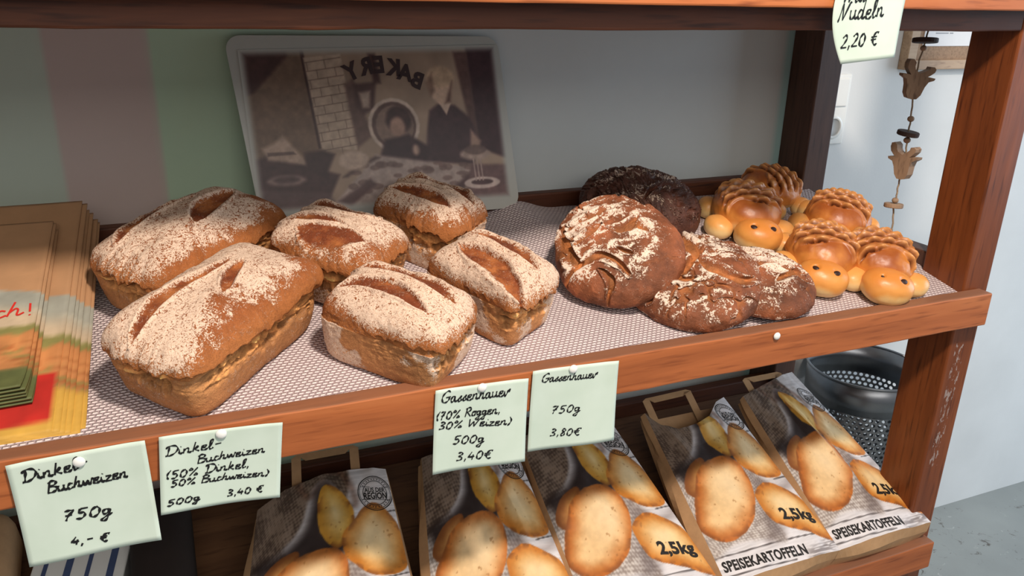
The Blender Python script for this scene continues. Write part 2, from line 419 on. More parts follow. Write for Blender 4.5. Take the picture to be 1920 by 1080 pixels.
def loaf(label, x, y, ang, LL, WW, h1, h2, seed, slashes, group, flourtop=.78, wallflour=.25, wallc=(182, 126, 80), n=104, tilt=(0, 0), burst=None, lift=0):
    c, Q = cubesphere(n); e = 7.5
    rxy = (np.abs(c[:, 0]) ** e + np.abs(c[:, 1]) ** e) ** (1 / e); up = c[:, 2] > 0
    m = np.where(up, 2.7, 13.0); r = (rxy ** m + np.abs(c[:, 2]) ** m) ** (1 / m); q = c / r[:, None]
    qz = q[:, 2]; zl = np.where(qz < 0, h1 * (1 + qz), h1 + h2 * qz)
    fl = np.where(qz < 0, .89 + .11 * np.clip(1 + qz, 0, 1), 1.0)
    px, py = q[:, 0] * LL / 2 * fl, q[:, 1] * WW / 2 * fl
    P = np.stack([px, py, zl], 1); D = P - np.array([0, 0, h1 * .75]); D = D / (np.linalg.norm(D, axis=1)[:, None] + 1e-9)
    S = P * 1.0 + seed * 3.1
    big0 = np.where(up, 1.0, .45)
    big = fbm(S * 16, seed, 3) - .5; mid = fbm(S * 60, seed + 1, 4) - .5; fin = fbm(S * 170, seed + 2, 3) - .5
    P = P + D * ((big * .014 + mid * .004) * big0)[:, None]
    th = np.arctan2(py / WW, px / LL)
    # burst seam: ragged ledge of crust over a band of torn crumb
    cx, cy = np.cos(th), np.sin(th)
    bm_ = fbm(np.stack([cx * 2 + seed, cy * 2, 0 * cx], 1) * 1.6, seed + 3, 3)
    bw = sstep(.30, .50, bm_)
    if burst is not None:
        bw = bw * .22
        brown = np.zeros(len(P))
        for a0, wd, st, *br in burst:
            dd = np.abs((th - math.radians(a0) + PI) % (2 * PI) - PI); bw = np.maximum(bw, st * sstep(math.radians(wd), math.radians(wd) * .6, dd))
            if br: brown = np.maximum(brown, br[0] * sstep(math.radians(wd), math.radians(wd) * .7, dd))
    jag = fbm(np.stack([cx * 9 + seed, cy * 9, 0 * cx], 1) * 1.3, seed + 4, 4) - .5
    zs = h1 + .006 + jag * .022
    tz = P[:, 2] - zs
    ledge = bw * .0080 * sstep(-.001, .0012, tz) * sstep(.040, .0, tz)
    below = sstep(.0015, -.001, tz) * sstep(-.040 + jag * .014, -.022, tz) * bw
    lay = fbm(S * np.array([40, 40, 160]), seed + 5, 4) - .5; rgh = fbm(S * 130, seed + 19, 3) - .5
    out = ledge - below * (.0065 - lay * .024 - rgh * .016)
    R = np.stack([px, py, 0 * px], 1); R = R / (np.linalg.norm(R, axis=1)[:, None] + 1e-9)
    P = P + R * out[:, None]
    # slashes on the dome
    groove = np.zeros(len(P)); lip = np.zeros(len(P))
    for pts, w, dep in slashes:
        pp = catmull(pts, 8); d, t = polydist(px + mid * .006, py + mid * .006, pp)
        ww = w * np.clip(np.sin(np.clip(t, .02, .98) * PI), 0, 1) ** .6 + .0005
        g = sstep(1.0, .72, d / ww) * up
        groove = np.maximum(groove, g); P = P - D * (g * dep * (1 + lay * .7))[:, None]
        l = np.exp(-((d / ww - 1.12) / .22) ** 2) * up; lip = np.maximum(lip, l)
        P = P + D * (l * .0030)[:, None]
    P = P + D * (fin * .0012)[:, None]
    # colour of the crust itself
    wall = C3(*wallc) * (1 + .25 * big[:, None] * 2)
    domec = mix(C3(164, 100, 54), C3(140, 78, 40), sstep(.1, .8, qz)[:, None])
    col = np.where(up[:, None], domec, wall)
    col = mix(col, C3(150, 92, 52), (sstep(-.75, -1.0, qz) * .45)[:, None])
    col = mix(col, C3(200, 142, 86) * (1 + lay[:, None] * 1.0 + rgh[:, None] * 1.2), (below * .95)[:, None])
    col = mix(col, C3(168, 104, 56), (ledge / .0080 * .7)[:, None])
    gcol = mix(C3(112, 54, 28), C3(172, 104, 56), np.clip(.42 + lay * 3.0, 0, 1)[:, None])
    col = mix(col, gcol, (groove * .95)[:, None])
    flour = np.where(up, flourtop * sstep(.08, .56, qz + big * .8) + .10, wallflour * sstep(.38, .56, fbm(S * 22, seed + 8, 3)) * 1.7)
    if burst is not None: flour = flour * (1 - .9 * brown * sstep(.040 + big * .05 + mid * .04, .018 + big * .05 + mid * .04, tz) * up)
    flour = flour * (1 - groove * .88) * (1 - below * .82); flour = np.clip(flour + lip * .06, 0, 1)
    M = plane_mat(x, y, ang, lift, *tilt)
    o = mesh_np('tin_loaf', P, Q, LOAF, cols=col, flour=flour); o.matrix_world = M
    return tag(o, label, 'bread', group)
G5 = None
loaf('long tin loaf at the front left, floury top with two slashes', .028, .140, 46, .256, .134, .068, .050, 1,
     [([(-.118, .012), (-.07, .024), (-.01, .022), (.045, .016)], .0105, .005), ([(-.02, -.026), (.015, -.008), (.05, .002)], .0085, .005)], G5, .88, .12, burst=[(-80, 66, 1, 1), (180, 36, .95)])
loaf('long tin loaf at the back left, half in shade beside the paper bags', .008, .318, 42, .246, .130, .066, .052, 12,
     [([(-.10, .026), (-.04, .042), (.05, .040)], .012, .004), ([(-.015, -.026), (.03, -.004), (.088, .008)], .017, .005)], G5, .76, .12, burst=[(-75, 72, 1, 1), (180, 34, .9)])
loaf('short tin loaf in the front middle, its floured side facing the wooden edge', .240, .094, -46, .178, .126, .062, .046, 23,
     [([(-.088, -.036), (-.05, -.014), (.0, -.014), (.05, -.030)], .0135, .006), ([(-.080, .022), (-.02, .036), (.065, .012)], .017, .006)], G5, .90, 1.15, burst=[(-26, 24, .8), (0, 38, .9)])
loaf('short tin loaf right of the front middle one, with a deep torn slash', .386, .150, -58, .164, .112, .064, .048, 34,
     [([(-.072, .018), (-.01, .028), (.062, .010)], .016, .006), ([(-.045, -.022), (.005, -.024), (.078, -.044)], .017, .009)], G5, .90, .85, burst=[(-28, 34, 1), (0, 36, .8)])
loaf('short tin loaf behind the front middle one, with a brown bare patch in front', .200, .268, -46, .166, .130, .066, .050, 45,
     [([(-.078, .016), (-.02, .038), (.04, .040)], .019, .006), ([(-.075, -.034), (-.035, -.016), (.015, -.010)], .0115, .005), ([(-.035, -.044), (.015, -.040), (.055, -.026)], .019, .002)], G5, .86, .30, burst=[(-70, 60, 1, .7), (0, 40, .9, .8)])
loaf('short tin loaf farthest back, close to the placemat, with a raised dark crest', .358, .340, -52, .156, .114, .066, .052, 56,
     [([(-.074, .016), (-.01, .030), (.065, .018)], .019, .007), ([(-.066, -.030), (.0, -.022), (.05, -.030)], .013, .006)], G5, .86, .50, burst=[(-50, 60, 1, .8)])

def boule(label, x, y, ang, R1, R2, h, seed, cracks, tilt=(0, 0), lift=0, dark=False, n=120, flourk=1.0, barek=.5):
    c, Q = cubesphere(n); rxy = np.hypot(c[:, 0], c[:, 1]); up = c[:, 2] > 0
    m = np.where(up, 2.15, 2.6); r = (rxy ** m + np.abs(c[:, 2]) ** m) ** (1 / m); q = c / r[:, None]
    hl = h * .36; z = np.where(q[:, 2] < 0, hl * (1 + q[:, 2]), hl + (h - hl) * q[:, 2])
    th = np.arctan2(q[:, 1], q[:, 0]); wob = 1 + .035 * np.sin(2 * th + seed) + .02 * np.sin(3 * th + 2 * seed)
    px, py = q[:, 0] * R1 * wob, q[:, 1] * R2 * wob
    P = np.stack([px, py, z], 1); D = P - np.array([0, 0, h * .35]); D = D / (np.linalg.norm(D, axis=1)[:, None] + 1e-9); S = P + seed * 1.7
    big = fbm(S * 18, seed, 3) - .5; mid = fbm(S * 70, seed + 1, 4) - .5; fin = fbm(S * 180, seed + 2, 3) - .5
    lay = fbm(S * np.array([60, 60, 120]), seed + 5, 4) - .5
    w1 = fbm(S * 20, seed + 6, 3) - .5; w2 = fbm(S * 20 + 40, seed + 6, 3) - .5
    WX, WY = px + w1 * .030, py + w2 * .030
    P = P + D * (big * .010 + mid * .004)[:, None]
    top = sstep(.05, .45, q[:, 2])
    g = np.zeros(len(P)); lip = np.zeros(len(P))
    for pts, w in cracks:
        pp = catmull(pts, 8); d, t = polydist(WX, WY, pp)
        ww = w * (.45 + .75 * np.sin(np.clip(t, .02, .98) * PI)); g = np.maximum(g, sstep(1.0, .62, d / ww)); lip = np.maximum(lip, np.exp(-((d / ww - 1.25) / .3) ** 2))
    # fine net of tears between the big cracks
    rn = np.abs(fbm(np.stack([WX, WY, 0 * WX], 1) * np.array([26, 40, 1]) + seed, seed + 9, 3) - .5)
    fineg = sstep(.050, .014, rn) * top * sstep(.40, .54, fbm(S * 12, seed + 11, 2)) * (1 - g)
    gg = np.maximum(g * sstep(-.1, .2, q[:, 2]), fineg * .7)
    P = P - D * (gg * .0085 * (1 + lay))[:, None] + D * (lip * .0038 * top)[:, None] + D * (fin * .0012)[:, None]
    if dark:       # curled leaf-like flaps
        fl = fbm(np.stack([WX, WY, 0 * WX], 1) * np.array([60, 18, 1]) + 5, seed + 13, 3); saw = (fl * 7) % 1.0
        P = P + D * ((saw - .5) * .006 * top)[:, None]
    base = C3(128, 74, 47) if not dark else C3(80, 48, 37)
    col = base * (1 + big[:, None] * .8 + mid[:, None] * .5); col = mix(col, C3(104, 60, 40), sstep(-.3, -.9, q[:, 2])[:, None] * .5)
    cr = C3(160, 98, 54) if not dark else C3(84, 44, 28)
    col = mix(col, cr * (1 + lay[:, None] * .9), (gg * .95)[:, None])
    w3 = fbm(S * 34, seed + 21, 3) - .5; fb = fbm(np.stack([WX + w3 * .03, WY - w3 * .03, 0 * WX], 1) * np.array([34, 84, 1]) + seed * 2, seed + 15, 4)
    flour = flourk * (.70 * sstep(.38, .60, fb) * top + lip * .42 * top + .20 + .35 * sstep(-.05, -.35, q[:, 2]) * sstep(.4, .6, fbm(S * 40, seed + 16, 3)))
    bare = sstep(1.02, .62, np.hypot(px / R1 + .16, py / R2 - .16)); flour = np.where(q[:, 2] > -.1, flour * (1 - barek + barek * bare), flour)
    flour = np.clip(flour * (1 - gg * .95), 0, 1)
    o = mesh_np('round_loaf', P, Q, BOULED if dark else BOULE, cols=col, flour=flour); o.matrix_world = plane_mat(x, y, ang, lift, *tilt)
    return tag(o, label, 'bread')
boule('dark round rye loaf farthest back, curled flakes on its crust', .752, .364, 0, .110, .098, .094, 71,
      [([(-.08, .02), (-.02, .03), (.06, .00)], .006), ([(-.03, -.05), (.02, -.02), (.07, -.03)], .006)], (4, 4), 0, True, flourk=.55)
boule('round rye loaf lying flat and lowest on the right, partly under its neighbour', .818, .110, 0, .096, .092, .062, 72,
      [([(-.02, .06), (.02, .02), (.07, -.01)], .008), ([(-.03, -.02), (.02, -.01), (.06, -.05)], .007), ([(.03, .05), (.05, .03), (.08, .03)], .005), ([(.0, -.05), (.04, -.035), (.075, -.03)], .006)])
boule('round rye loaf in the middle of three, split by a wide Y shaped crack', .714, .128, 0, .110, .104, .064, 73,
      [([(0.0344, 0.1001), (0.0189, 0.0674), (0.0155, 0.0289), (0.0017, 0.0)], 0.0135), ([(0.0017, 0.0), (-0.0309, -0.0077), (-0.0584, -0.0116), (-0.0894, -0.027)], 0.01), ([(0.0017, -0.0058), (0.0138, -0.0289), (0.0344, -0.0443), (0.0619, -0.052)], 0.0095), ([(-0.0327, 0.0944), (-0.0172, 0.0713), (-0.0223, 0.0443)], 0.0065), ([(-0.055, 0.0096), (-0.0378, -0.025), (-0.0172, -0.0327)], 0.0055), ([(0.0516, 0.0751), (0.0791, 0.0597), (0.0928, 0.025)], 0.005)], (8, -10), .010)
boule('leftmost round rye loaf, leaning on its neighbour, floury with many fine cracks', .618, .196, 0, .102, .102, .066, 74,
      [([(-0.0527, 0.0698), (-0.0707, 0.0394), (-0.0748, 0.0107), (-0.0765, -0.0107), (-0.0952, -0.0215)], 0.0085), ([(-0.0578, 0.0501), (-0.0238, 0.0591), (0.0204, 0.0555)], 0.0065), ([(-0.0612, 0.0251), (-0.034, 0.0258), (-0.0102, 0.0304)], 0.0065), ([(0.0, 0.0161), (0.0204, 0.0107), (0.0408, 0.0161)], 0.008), ([(0.0238, 0.0107), (0.0391, 0.0), (0.0442, -0.0179)], 0.006), ([(-0.0816, -0.0179), (-0.0476, -0.0179), (-0.0272, -0.0358), (-0.0153, -0.0626)], 0.0075), ([(-0.0578, -0.0394), (-0.0527, -0.0608), (-0.0612, -0.0859)], 0.005), ([(0.0544, 0.0752), (0.0714, 0.0573), (0.0748, 0.0322)], 0.007), ([(-0.0102, -0.0179), (0.0068, -0.0358)], 0.004), ([(-0.034, 0.0859), (0.0068, 0.0913), (0.0442, 0.0859)], 0.005)], (17, -18), .036, barek=.85)

def ellip(n, sx, sy, sz, m=2.3, seed=0, amp=.002):
    c, Q = cubesphere(n); rxy = np.hypot(c[:, 0], c[:, 1]); r = (rxy ** m + np.abs(c[:, 2]) ** m) ** (1 / m); q = c / r[:, None]
    P = q * np.array([sx, sy, sz]); D = q / np.linalg.norm(q, axis=1)[:, None]; b = fbm(P * 40 + seed, seed, 3) - .5
    return P + D * (b * amp * 2)[:, None], Q, q, b
GOLD = C3(202, 128, 58); PALE = C3(234, 196, 134); DEEP = C3(146, 74, 30); BURN = C3(92, 42, 20)
def bun(label, x, y, ang, seed, eyes, sc=1.0, head_off=(0, 0), tilt=(0, 0), lift=0):
    # local: head towards -y
    M = plane_mat(x, y, ang, lift, *tilt) @ Matrix.Scale(sc, 4)
    t = thing('turtle_bun', label, 'pastry', None, None, M)
    P, Q, q, b = ellip(72, .052, .060, .040, 2.2, seed); P[:, 2] += .030
    lowz = q[:, 2] < 0; P[lowz, 2] = .030 + (P[lowz, 2] - .030) * .72
    # scissor snips: rows of little peaks pointing to the rear
    la = P[:, 0]; s = P[:, 1] - (P[:, 2] - .030) * .25
    row = (s + .042) / .0165; ri = np.floor(row); fu = 1 - (row - ri); cell = la / .0195 + .5 * (ri % 2); fv = np.abs((cell % 1) - .5) * 2
    msk = sstep(-.042, -.036, s + .006 * np.sin(la * 90 + seed)) * sstep(.12, .38, q[:, 2]) * sstep(.95, .80, np.abs(la) / .050)
    tip = np.clip(fu / .72, 0, 1) ** 1.3 * np.clip((1 - fu) / .10, 0, 1); lat = np.clip(1.15 - fv * (.25 + .75 * fu), 0, 1)
    pk = tip * lat; D = q / np.linalg.norm(q, axis=1)[:, None]
    cav = sstep(.74, .90, fu) * sstep(1.0, .5, fv) + sstep(.20, 0, fu) * sstep(.9, .4, fv)
    P = P + (D * .9 + np.array([0, -.20, .1]))* (msk * pk * .0085)[:, None] - D * (msk * cav * .0085)[:, None]
    col = mix(PALE, GOLD, sstep(-.35, .05, q[:, 2] + b * .6)[:, None]); bn = fbm(P * 55 + seed, seed + 31, 4) - .5; col = mix(col, DEEP, (np.clip(sstep(.12, 1.0, q[:, 2] + b * 1.3 + bn * .9), 0, 1) * .88)[:, None]); P = P + q * (bn * .0016)[:, None]
    col = mix(col, C3(222, 158, 92), (msk * pk * .9)[:, None]); col = mix(col, BURN, (msk * np.clip(cav, 0, 1) * .9)[:, None])  # pale flap tips, dark brown snip cavities
    mesh_np('body', P, Q, BUN, t, cols=col)
    hx, hy = head_off
    P, Q, q, b = ellip(34, .0365, .031, .0245, 2.3, seed + 1, .0014); P += np.array([hx, -.070 + hy, .0245])
    col = mix(PALE, C3(222, 150, 74), sstep(-.5, .1, q[:, 2] + b)[:, None]); col = mix(col, C3(200, 116, 46), (sstep(.3, .95, q[:, 2] + b) * .55)[:, None])
    E = []
    for (ex, ey, es) in eyes:
        d = np.hypot((P[:, 0] - hx - ex) * 1.0, (P[:, 1] + .070 - hy - ey)); k = sstep(es * 1.25, es * .6, d) * (q[:, 2] > 0); P = P - np.array([0, -.2, 1]) * (k * .0022)[:, None]; E.append((ex, ey, es))
    h = mesh_np('head', P, Q, BUN, t, cols=col)
    for ex, ey, es in E:
        nx_, ny_ = ex / .0365, ey / .031; ez = .0228 * max(0, 1 - (abs(nx_) ** 2 + abs(ny_) ** 2)) ** .5
        V, Qe, qe, be = ellip(8, es, es * .72, .003, 2.2, seed + 5, .0006)
        nrm = Vector((nx_ / .0365, ny_ / .031, ez / .0245 ** 2)).normalized(); A = np.array(nrm.to_track_quat('Z', 'Y').to_matrix())
        V = V @ A.T + np.array([hx + ex, -.070 + hy + ey, .0245 + ez - .0008])
        mesh_np('eye', V, Qe, RAISIN, h)
    for fx, fy, a, sx in ((-.050, -.034, 35, 1.08), (.050, -.034, -35, 1.08), (-.050, .034, -20, .95), (.050, .034, 20, .95)):
        V, Qf, qf, bf = ellip(20, .0185 * sx, .022 * sx, .0165, 2.3, seed + int(fx * 900) + 60, .0012)
        ca, sa = math.cos(math.radians(a)), math.sin(math.radians(a)); V = np.stack([V[:, 0] * ca - V[:, 1] * sa + fx, V[:, 0] * sa + V[:, 1] * ca + fy, V[:, 2] + .0165], 1)
        cf = mix(PALE, C3(222, 154, 80), sstep(-.1, .7, qf[:, 2] + bf * .8)[:, None]); mesh_np('foot', V, Qf, BUN, t, cols=cf)
    return t
RAISIN = plain('raisin', (52, 28, 18), .5, .4, nz=.3, scale=300)
EY = [(-.0145, -.012, .0058), (.0145, -.013, .0062)]
bun('glazed turtle bun farthest back, mostly hidden behind another bun', 1.066, .386, -85, 5, EY, 1.05)
bun('glazed turtle bun at the back left, facing front with two raisin eyes', .950, .310, -20, 1, EY, 1.16)
bun('glazed turtle bun beside the right post side, its head hidden by the bun in front', 1.116, .254, -50, 2, EY, 1.12)
bun('glazed turtle bun in the middle, turned a little left with round raisin eyes', .988, .152, -38, 3, EY, 1.12)
bun('glazed turtle bun nearest the right post, one eye only a narrow slit', 1.074, .110, -32, 4, [(-.0145, -.011, .0032), (.0145, -.013, .0064)], 1.12)

# ================================================================== NOTE CARDS + HANDWRITING
GL = {
 'D': (1.25, [[(.35, 1.9), (.3, 1), (.25, .05)], [(0, 1.6), (.3, 2), (.9, 1.9), (1.2, 1.2), (.95, .4), (.45, .02), (.05, .12)]]),
 'i': (.42, [[(.05, 1), (.08, .3), (.2, .02), (.45, .3)], [(.14, 1.45), (.18, 1.55)]]),
 'n': (.85, [[(.05, 1), (.05, 0)], [(.06, .6), (.3, 1), (.5, .8), (.5, .15), (.62, 0), (.85, .25)]]),
 'k': (.8, [[(.05, 0), (.2, 2)], [(.1, .5), (.4, 1), (.55, .85), (.2, .5), (.7, 0)]]),
 'e': (.68, [[(0, .5), (.4, .6), (.48, .9), (.25, 1), (.03, .6), (.1, .1), (.4, 0), (.7, .3)]]),
 'l': (.5, [[(0, .3), (.35, 1.4), (.32, 2), (.15, 1.8), (.12, .3), (.25, 0), (.5, .25)]]),
 '-': (.8, [[(.1, .85), (.7, .95)]]),
 'B': (1.0, [[(.2, 1.9), (.08, 0)], [(0, 1.7), (.4, 2), (.8, 1.8), (.7, 1.3), (.25, 1.05), (.85, .85), (.9, .35), (.5, .0), (.02, .05)]]),
 'u': (.88, [[(0, 1), (.05, .25), (.25, 0), (.5, .3), (.55, 1)], [(.55, 1), (.56, .2), (.7, 0), (.9, .25)]]),
 'c': (.58, [[(.5, .85), (.25, 1), (.02, .5), (.2, 0), (.6, .25)]]),
 'h': (.85, [[(.02, 0), (.22, 2)], [(.08, .5), (.35, 1), (.5, .75), (.5, .12), (.62, 0), (.85, .25)]]),
 'w': (1.0, [[(0, 1), (.1, .15), (.25, .1), (.45, .85), (.55, .1), (.75, .15), (.9, .95), (1.0, .85)]]),
 'z': (.72, [[(.02, .95), (.6, .98)], [(.6, .98), (.0, .04)], [(.0, .04), (.72, .06)]]),
 'G': (1.25, [[(1.05, 1.7), (.7, 2), (.2, 1.5), (.02, .8), (.25, .1), (.7, .05), (1.0, .45), (1.02, .9)], [(.55, .85), (1.2, .95)]]),
 'a': (.85, [[(.5, .85), (.22, 1), (.0, .45), (.18, 0), (.42, .3), (.52, .95)], [(.52, .95), (.52, .2), (.65, 0), (.88, .25)]]),
 's': (.6, [[(.0, .1), (.4, 1), (.38, .6), (.5, .2), (.3, 0), (.05, .12)]]),
 'r': (.75, [[(0, 1), (.05, .2), (.18, .05), (.42, .6), (.5, 1.05), (.72, 1.15), (.62, .75), (.8, 1.3)]]),
 'o': (.65, [[(.3, 1), (.02, .6), (.12, .05), (.4, .05), (.52, .6), (.3, 1), (.65, .9)]]),
 'g': (.78, [[(.5, .85), (.22, 1), (.02, .6), (.2, .2), (.45, .45), (.55, 1)], [(.55, 1), (.48, -.5), (.25, -.95), (.05, -.7), (.4, -.15), (.8, .25)]]),
 'R': (1.0, [[(.2, 1.9), (.08, 0)], [(0, 1.7), (.45, 2), (.8, 1.7), (.6, 1.2), (.2, 1.0)], [(.3, 1.0), (.9, 0)]]),
 'W': (1.5, [[(.05, 1.9), (.2, .05)], [(.2, .05), (.65, 1.3)], [(.65, 1.3), (.8, .05)], [(.8, .05), (1.35, 1.9)]]),
 'N': (1.35, [[(.0, 0), (.12, .2), (.35, 1.9)], [(.35, 1.9), (.6, .05)], [(.6, .05), (1.15, 1.9), (1.3, 1.85)]]),
 'd': (.85, [[(.48, .85), (.22, 1), (.0, .45), (.18, 0), (.45, .3)], [(.62, 2), (.5, .25), (.62, 0), (.85, .25)]]),
 '0': (.9, [[(.4, 1.7), (.08, 1.1), (.12, .25), (.4, 0), (.7, .5), (.68, 1.3), (.4, 1.7)]]),
 '2': (.85, [[(.05, 1.35), (.35, 1.7), (.62, 1.35), (.4, .7), (.0, .04)], [(.0, .04), (.75, .06)]]),
 '3': (.85, [[(.05, 1.6), (.45, 1.7), (.58, 1.3), (.2, .95), (.6, .65), (.5, .15), (.0, .08)]]),
 '4': (.9, [[(.3, 1.7), (.02, .65), (.1, .6), (.75, .7)], [(.55, 1.1), (.5, 0)]]),
 '5': (.9, [[(.2, 1.65), (.12, 1.0), (.5, 1.0), (.62, .5), (.4, .02), (.0, .1)], [(.2, 1.65), (.75, 1.7)]]),
 '7': (.9, [[(.0, 1.6), (.35, 1.7), (.7, 1.65)], [(.7, 1.65), (.35, .8), (.25, 0)], [(.12, .85), (.62, .9)]]),
 '8': (.8, [[(.6, 1.5), (.3, 1.7), (.1, 1.35), (.5, .75), (.5, .2), (.25, 0), (.05, .3), (.4, .95), (.62, 1.4)]]),
 '%': (1.2, [[(.2, 1.75), (.05, 1.4), (.25, 1.2), (.38, 1.5), (.2, 1.75)], [(.95, 1.7), (.15, 0)], [(.85, .5), (.7, .15), (.85, 0), (1.02, .25), (.85, .5)]]),
 '(': (.5, [[(.4, 1.9), (.1, 1.1), (.12, .4), (.3, -.1)]]), ')': (.5, [[(.1, 1.9), (.4, 1.1), (.3, .3), (.05, -.2)]]),
 ',': (.45, [[(.2, .25), (.12, -.35)]]), '€': (1.1, [[(.95, 1.55), (.65, 1.7), (.3, 1.2), (.28, .5), (.55, .0), (.9, .15)], [(.0, 1.05), (.75, 1.1)], [(.0, .7), (.7, .75)]]), ' ': (.55, []),
}
def strokes(text, x0, z0, x1, z1, cap):
    """handwriting laid along a baseline on the card plane; returns 2-D polylines"""
    tot = sum(GL[ch][0] + .06 for ch in text); Lb = math.hypot(x1 - x0, z1 - z0); kx = Lb / tot; ky = cap / 2
    ux, uz = (x1 - x0) / Lb, (z1 - z0) / Lb; out = []; pen = 0
    rnd = random.Random(len(text) * 7 + int(cap * 1e5))
    for ch in text:
        w, ss = GL[ch]; dy = rnd.uniform(-.06, .06)
        for st in ss:
            pts = catmull([(pen + a, b + dy) for a, b in st], 5)
            out.append([(x0 + (a + .12 * b) * kx * ux - b * ky * uz * .9, z0 + (a + .12 * b) * kx * uz + b * ky * ux) for a, b in pts])
        pen += w + .06
    return out
def ribbon(lines, w, surf, lift):
    V = []; F = []
    for pl in lines:
        b = len(V); n = len(pl)
        for i, (x, z) in enumerate(pl):
            ax, az = pl[max(i - 1, 0)]; bx, bz = pl[min(i + 1, n - 1)]; l = math.hypot(bx - ax, bz - az) or 1; nx_, nz_ = -(bz - az) / l, (bx - ax) / l
            ww = w * (.8 + .35 * math.sin(i * .9 + len(pl)))
            if i in (0, n - 1): ww *= .7
            for s_ in (1, -1):
                X_, Z_ = x + nx_ * ww * s_ / 2, z + nz_ * ww * s_ / 2; V.append((X_, surf(X_, Z_) - lift, Z_))
            if i: F.append((b + 2 * i - 2, b + 2 * i, b + 2 * i + 1, b + 2 * i - 1))
    return V, F
def pin(name, x, y, z, label, r=.0062):
    prof = [(.0012, .003), (.0012, -.0005), (r * .94, -.0006), (r, -.0016), (r * .9, -.0030), (r * .6, -.0042), (r * .25, -.0047), (.00005, -.0048)]
    V, F = lathe(prof, 18, (0, 0, 0), 'Y'); V = [(a, b, c_) for a, b, c_ in V]
    o = mesh_np(name, V, F, WHITE); o.location = (x, y, z)
    return tag(o, label, 'pin', 'white pins on the wooden edges')
def card(label, TL, TR, BR, BL, texts, pn, pw, curl=.008, skew=0, seed=0, sag=0, pinlabel='', bow=0):
    TL, TR, BR, BL = [np.array(p) for p in (TL, TR, BR, BL)]
    eu, ev = TR - TL, BL - TL; det = eu[0] * ev[1] - eu[1] * ev[0]
    def surf(x, z):
        dx, dz = x - TL[0], z - TL[1]; u = (dx * ev[1] - dz * ev[0]) / det; v = (eu[0] * dz - eu[1] * dx) / det
        vv = max(v, 0)
        return -.0030 - curl * vv * vv - skew * (u - .5) * vv - .0022 * math.sin(u * 5 + seed) * vv - sag * max(0, .12 - v) - .004 * max(0, abs(u - .5) - .36) * (1 - min(vv, 1)) * 3
    nu, nv = 26, 22; V = []
    for i in range(nu):
        for j in range(nv):
            u, v = i / (nu - 1), j / (nv - 1); p = TL * (1 - u) * (1 - v) + TR * u * (1 - v) + BR * u * v + BL * (1 - u) * v
            bx = p[0] - bow * math.sin(PI * v) * (1 - u); V.append((bx, surf(bx, p[1]), p[1]))
    c0 = ((TL[0] + TR[0]) / 2, -.003, (BL[1] + BR[1]) / 2)
    t = thing('price_card', label, 'price card', c0)
    o = mesh_np('paper', V, grid_faces(nu, nv)[:, ::-1], CARD, t, off=c0)
    s = o.modifiers.new('thickness', 'SOLIDIFY'); s.thickness = .0004; s.offset = -1
    for a in texts:
        V, F = ribbon(strokes(*a), pw * 1.6, surf, .0007); h = mesh_np('handwriting', V, F, INK, t, smooth=False, off=c0); h['label'] = 'handwritten ' + a[0].strip('(), ')
    if pn: pin('thumbtack', pn[0], surf(*pn) + .0002, pn[1], pinlabel)
card('mint price card at the far left reading Dinkel-Buchweizen 750g 4,- euro', (-.1955, -.004), (-.066, -.002), (-.064, -.1235), (-.1925, -.1235),
     [('Dinkel-', -.1844, -.0273, -.1219, -.0214, .0137), ('Buchweizen', -.1640, -.0440, -.0870, -.0422, .0130), ('750g', -.1552, -.0794, -.1076, -.0824, .0137), ('4,- €', -.1511, -.1085, -.1143, -.1125, .0107)], (-.1304, -.0143), .0017, .010, .004, 1, pinlabel='white pin in the far left price card')
card('mint price card second from left listing 50% Dinkel, 50% Buchweizen, 500g', (-.052, -.001), (.077, -.009), (.066, -.104), (-.061, -.0930),
     [('Dinkel-', -.0489, -.0255, .0101, -.0271, .0114), ('Buchweizen', -.0176, -.0414, .0552, -.0432, .0100), ('(50% Dinkel,', -.0511, -.0527, .0375, -.0589, .0105), ('50% Buchweizen)', -.0474, -.0625, .0562, -.0740, .0089), ('500g', -.0538, -.0839, -.0191, -.0863, .0080), ('3,40 €', .0091, -.0898, .0493, -.0926, .0091)], (.0107, -.0102), .0013, .006, -.004, 2, pinlabel='white pin in the card listing 50% Buchweizen')
card('mint price card in the middle reading Gassenhauer 70% Roggen 500g 3,40 euro', (.259, -.002), (.383, -.007), (.377, -.123), (.252, -.1175),
     [('Gassenhauer', .2659, -.0211, .3569, -.0270, .0156), ('(70% Roggen,', .2587, -.0435, .3455, -.0494, .0126), ('30% Weizen)', .2620, -.0569, .3592, -.0676, .0114), ('500g', .2800, -.0814, .3225, -.0866, .0129), ('3,40€', .2841, -.1057, .3331, -.1103, .0130)], (.3197, -.0089), .0014, .007, .003, 3, pinlabel='white pin in the card listing 70% Roggen')
card('mint price card right of the middle one reading Gassenhauer 750g 3,80 euro', (.389, .002), (.515, -.004), (.512, -.121), (.384, -.115),
     [('Gassenhauer', .4021, -.0170, .4828, -.0234, .0123), ('750g', .4170, -.0650, .4598, -.0686, .0124), ('3,80€', .4160, -.0977, .4609, -.1031, .0118)], (.4469, -.0048), .0013, .006, .003, 4, pinlabel='white pin in the card reading 3,80 euro')
card('mint price card pinned to the upper rail reading Nudeln 2,20 euro', (.806, .497), (.918, .499), (.907, .384), (.825, .375),
     [('Wal', .8100, .4516, .8487, .4548, .0240), ('Nudeln', .8068, .4290, .8800, .4355, .0225), ('2,20 €', .8201, .3954, .8770, .4005, .0189)], None, .0017, .004, .010, 5, bow=.018)
pin('thumbtack', .782, -.0006, -.0092, 'white pin alone on the middle rail, right of the cards', .0058)

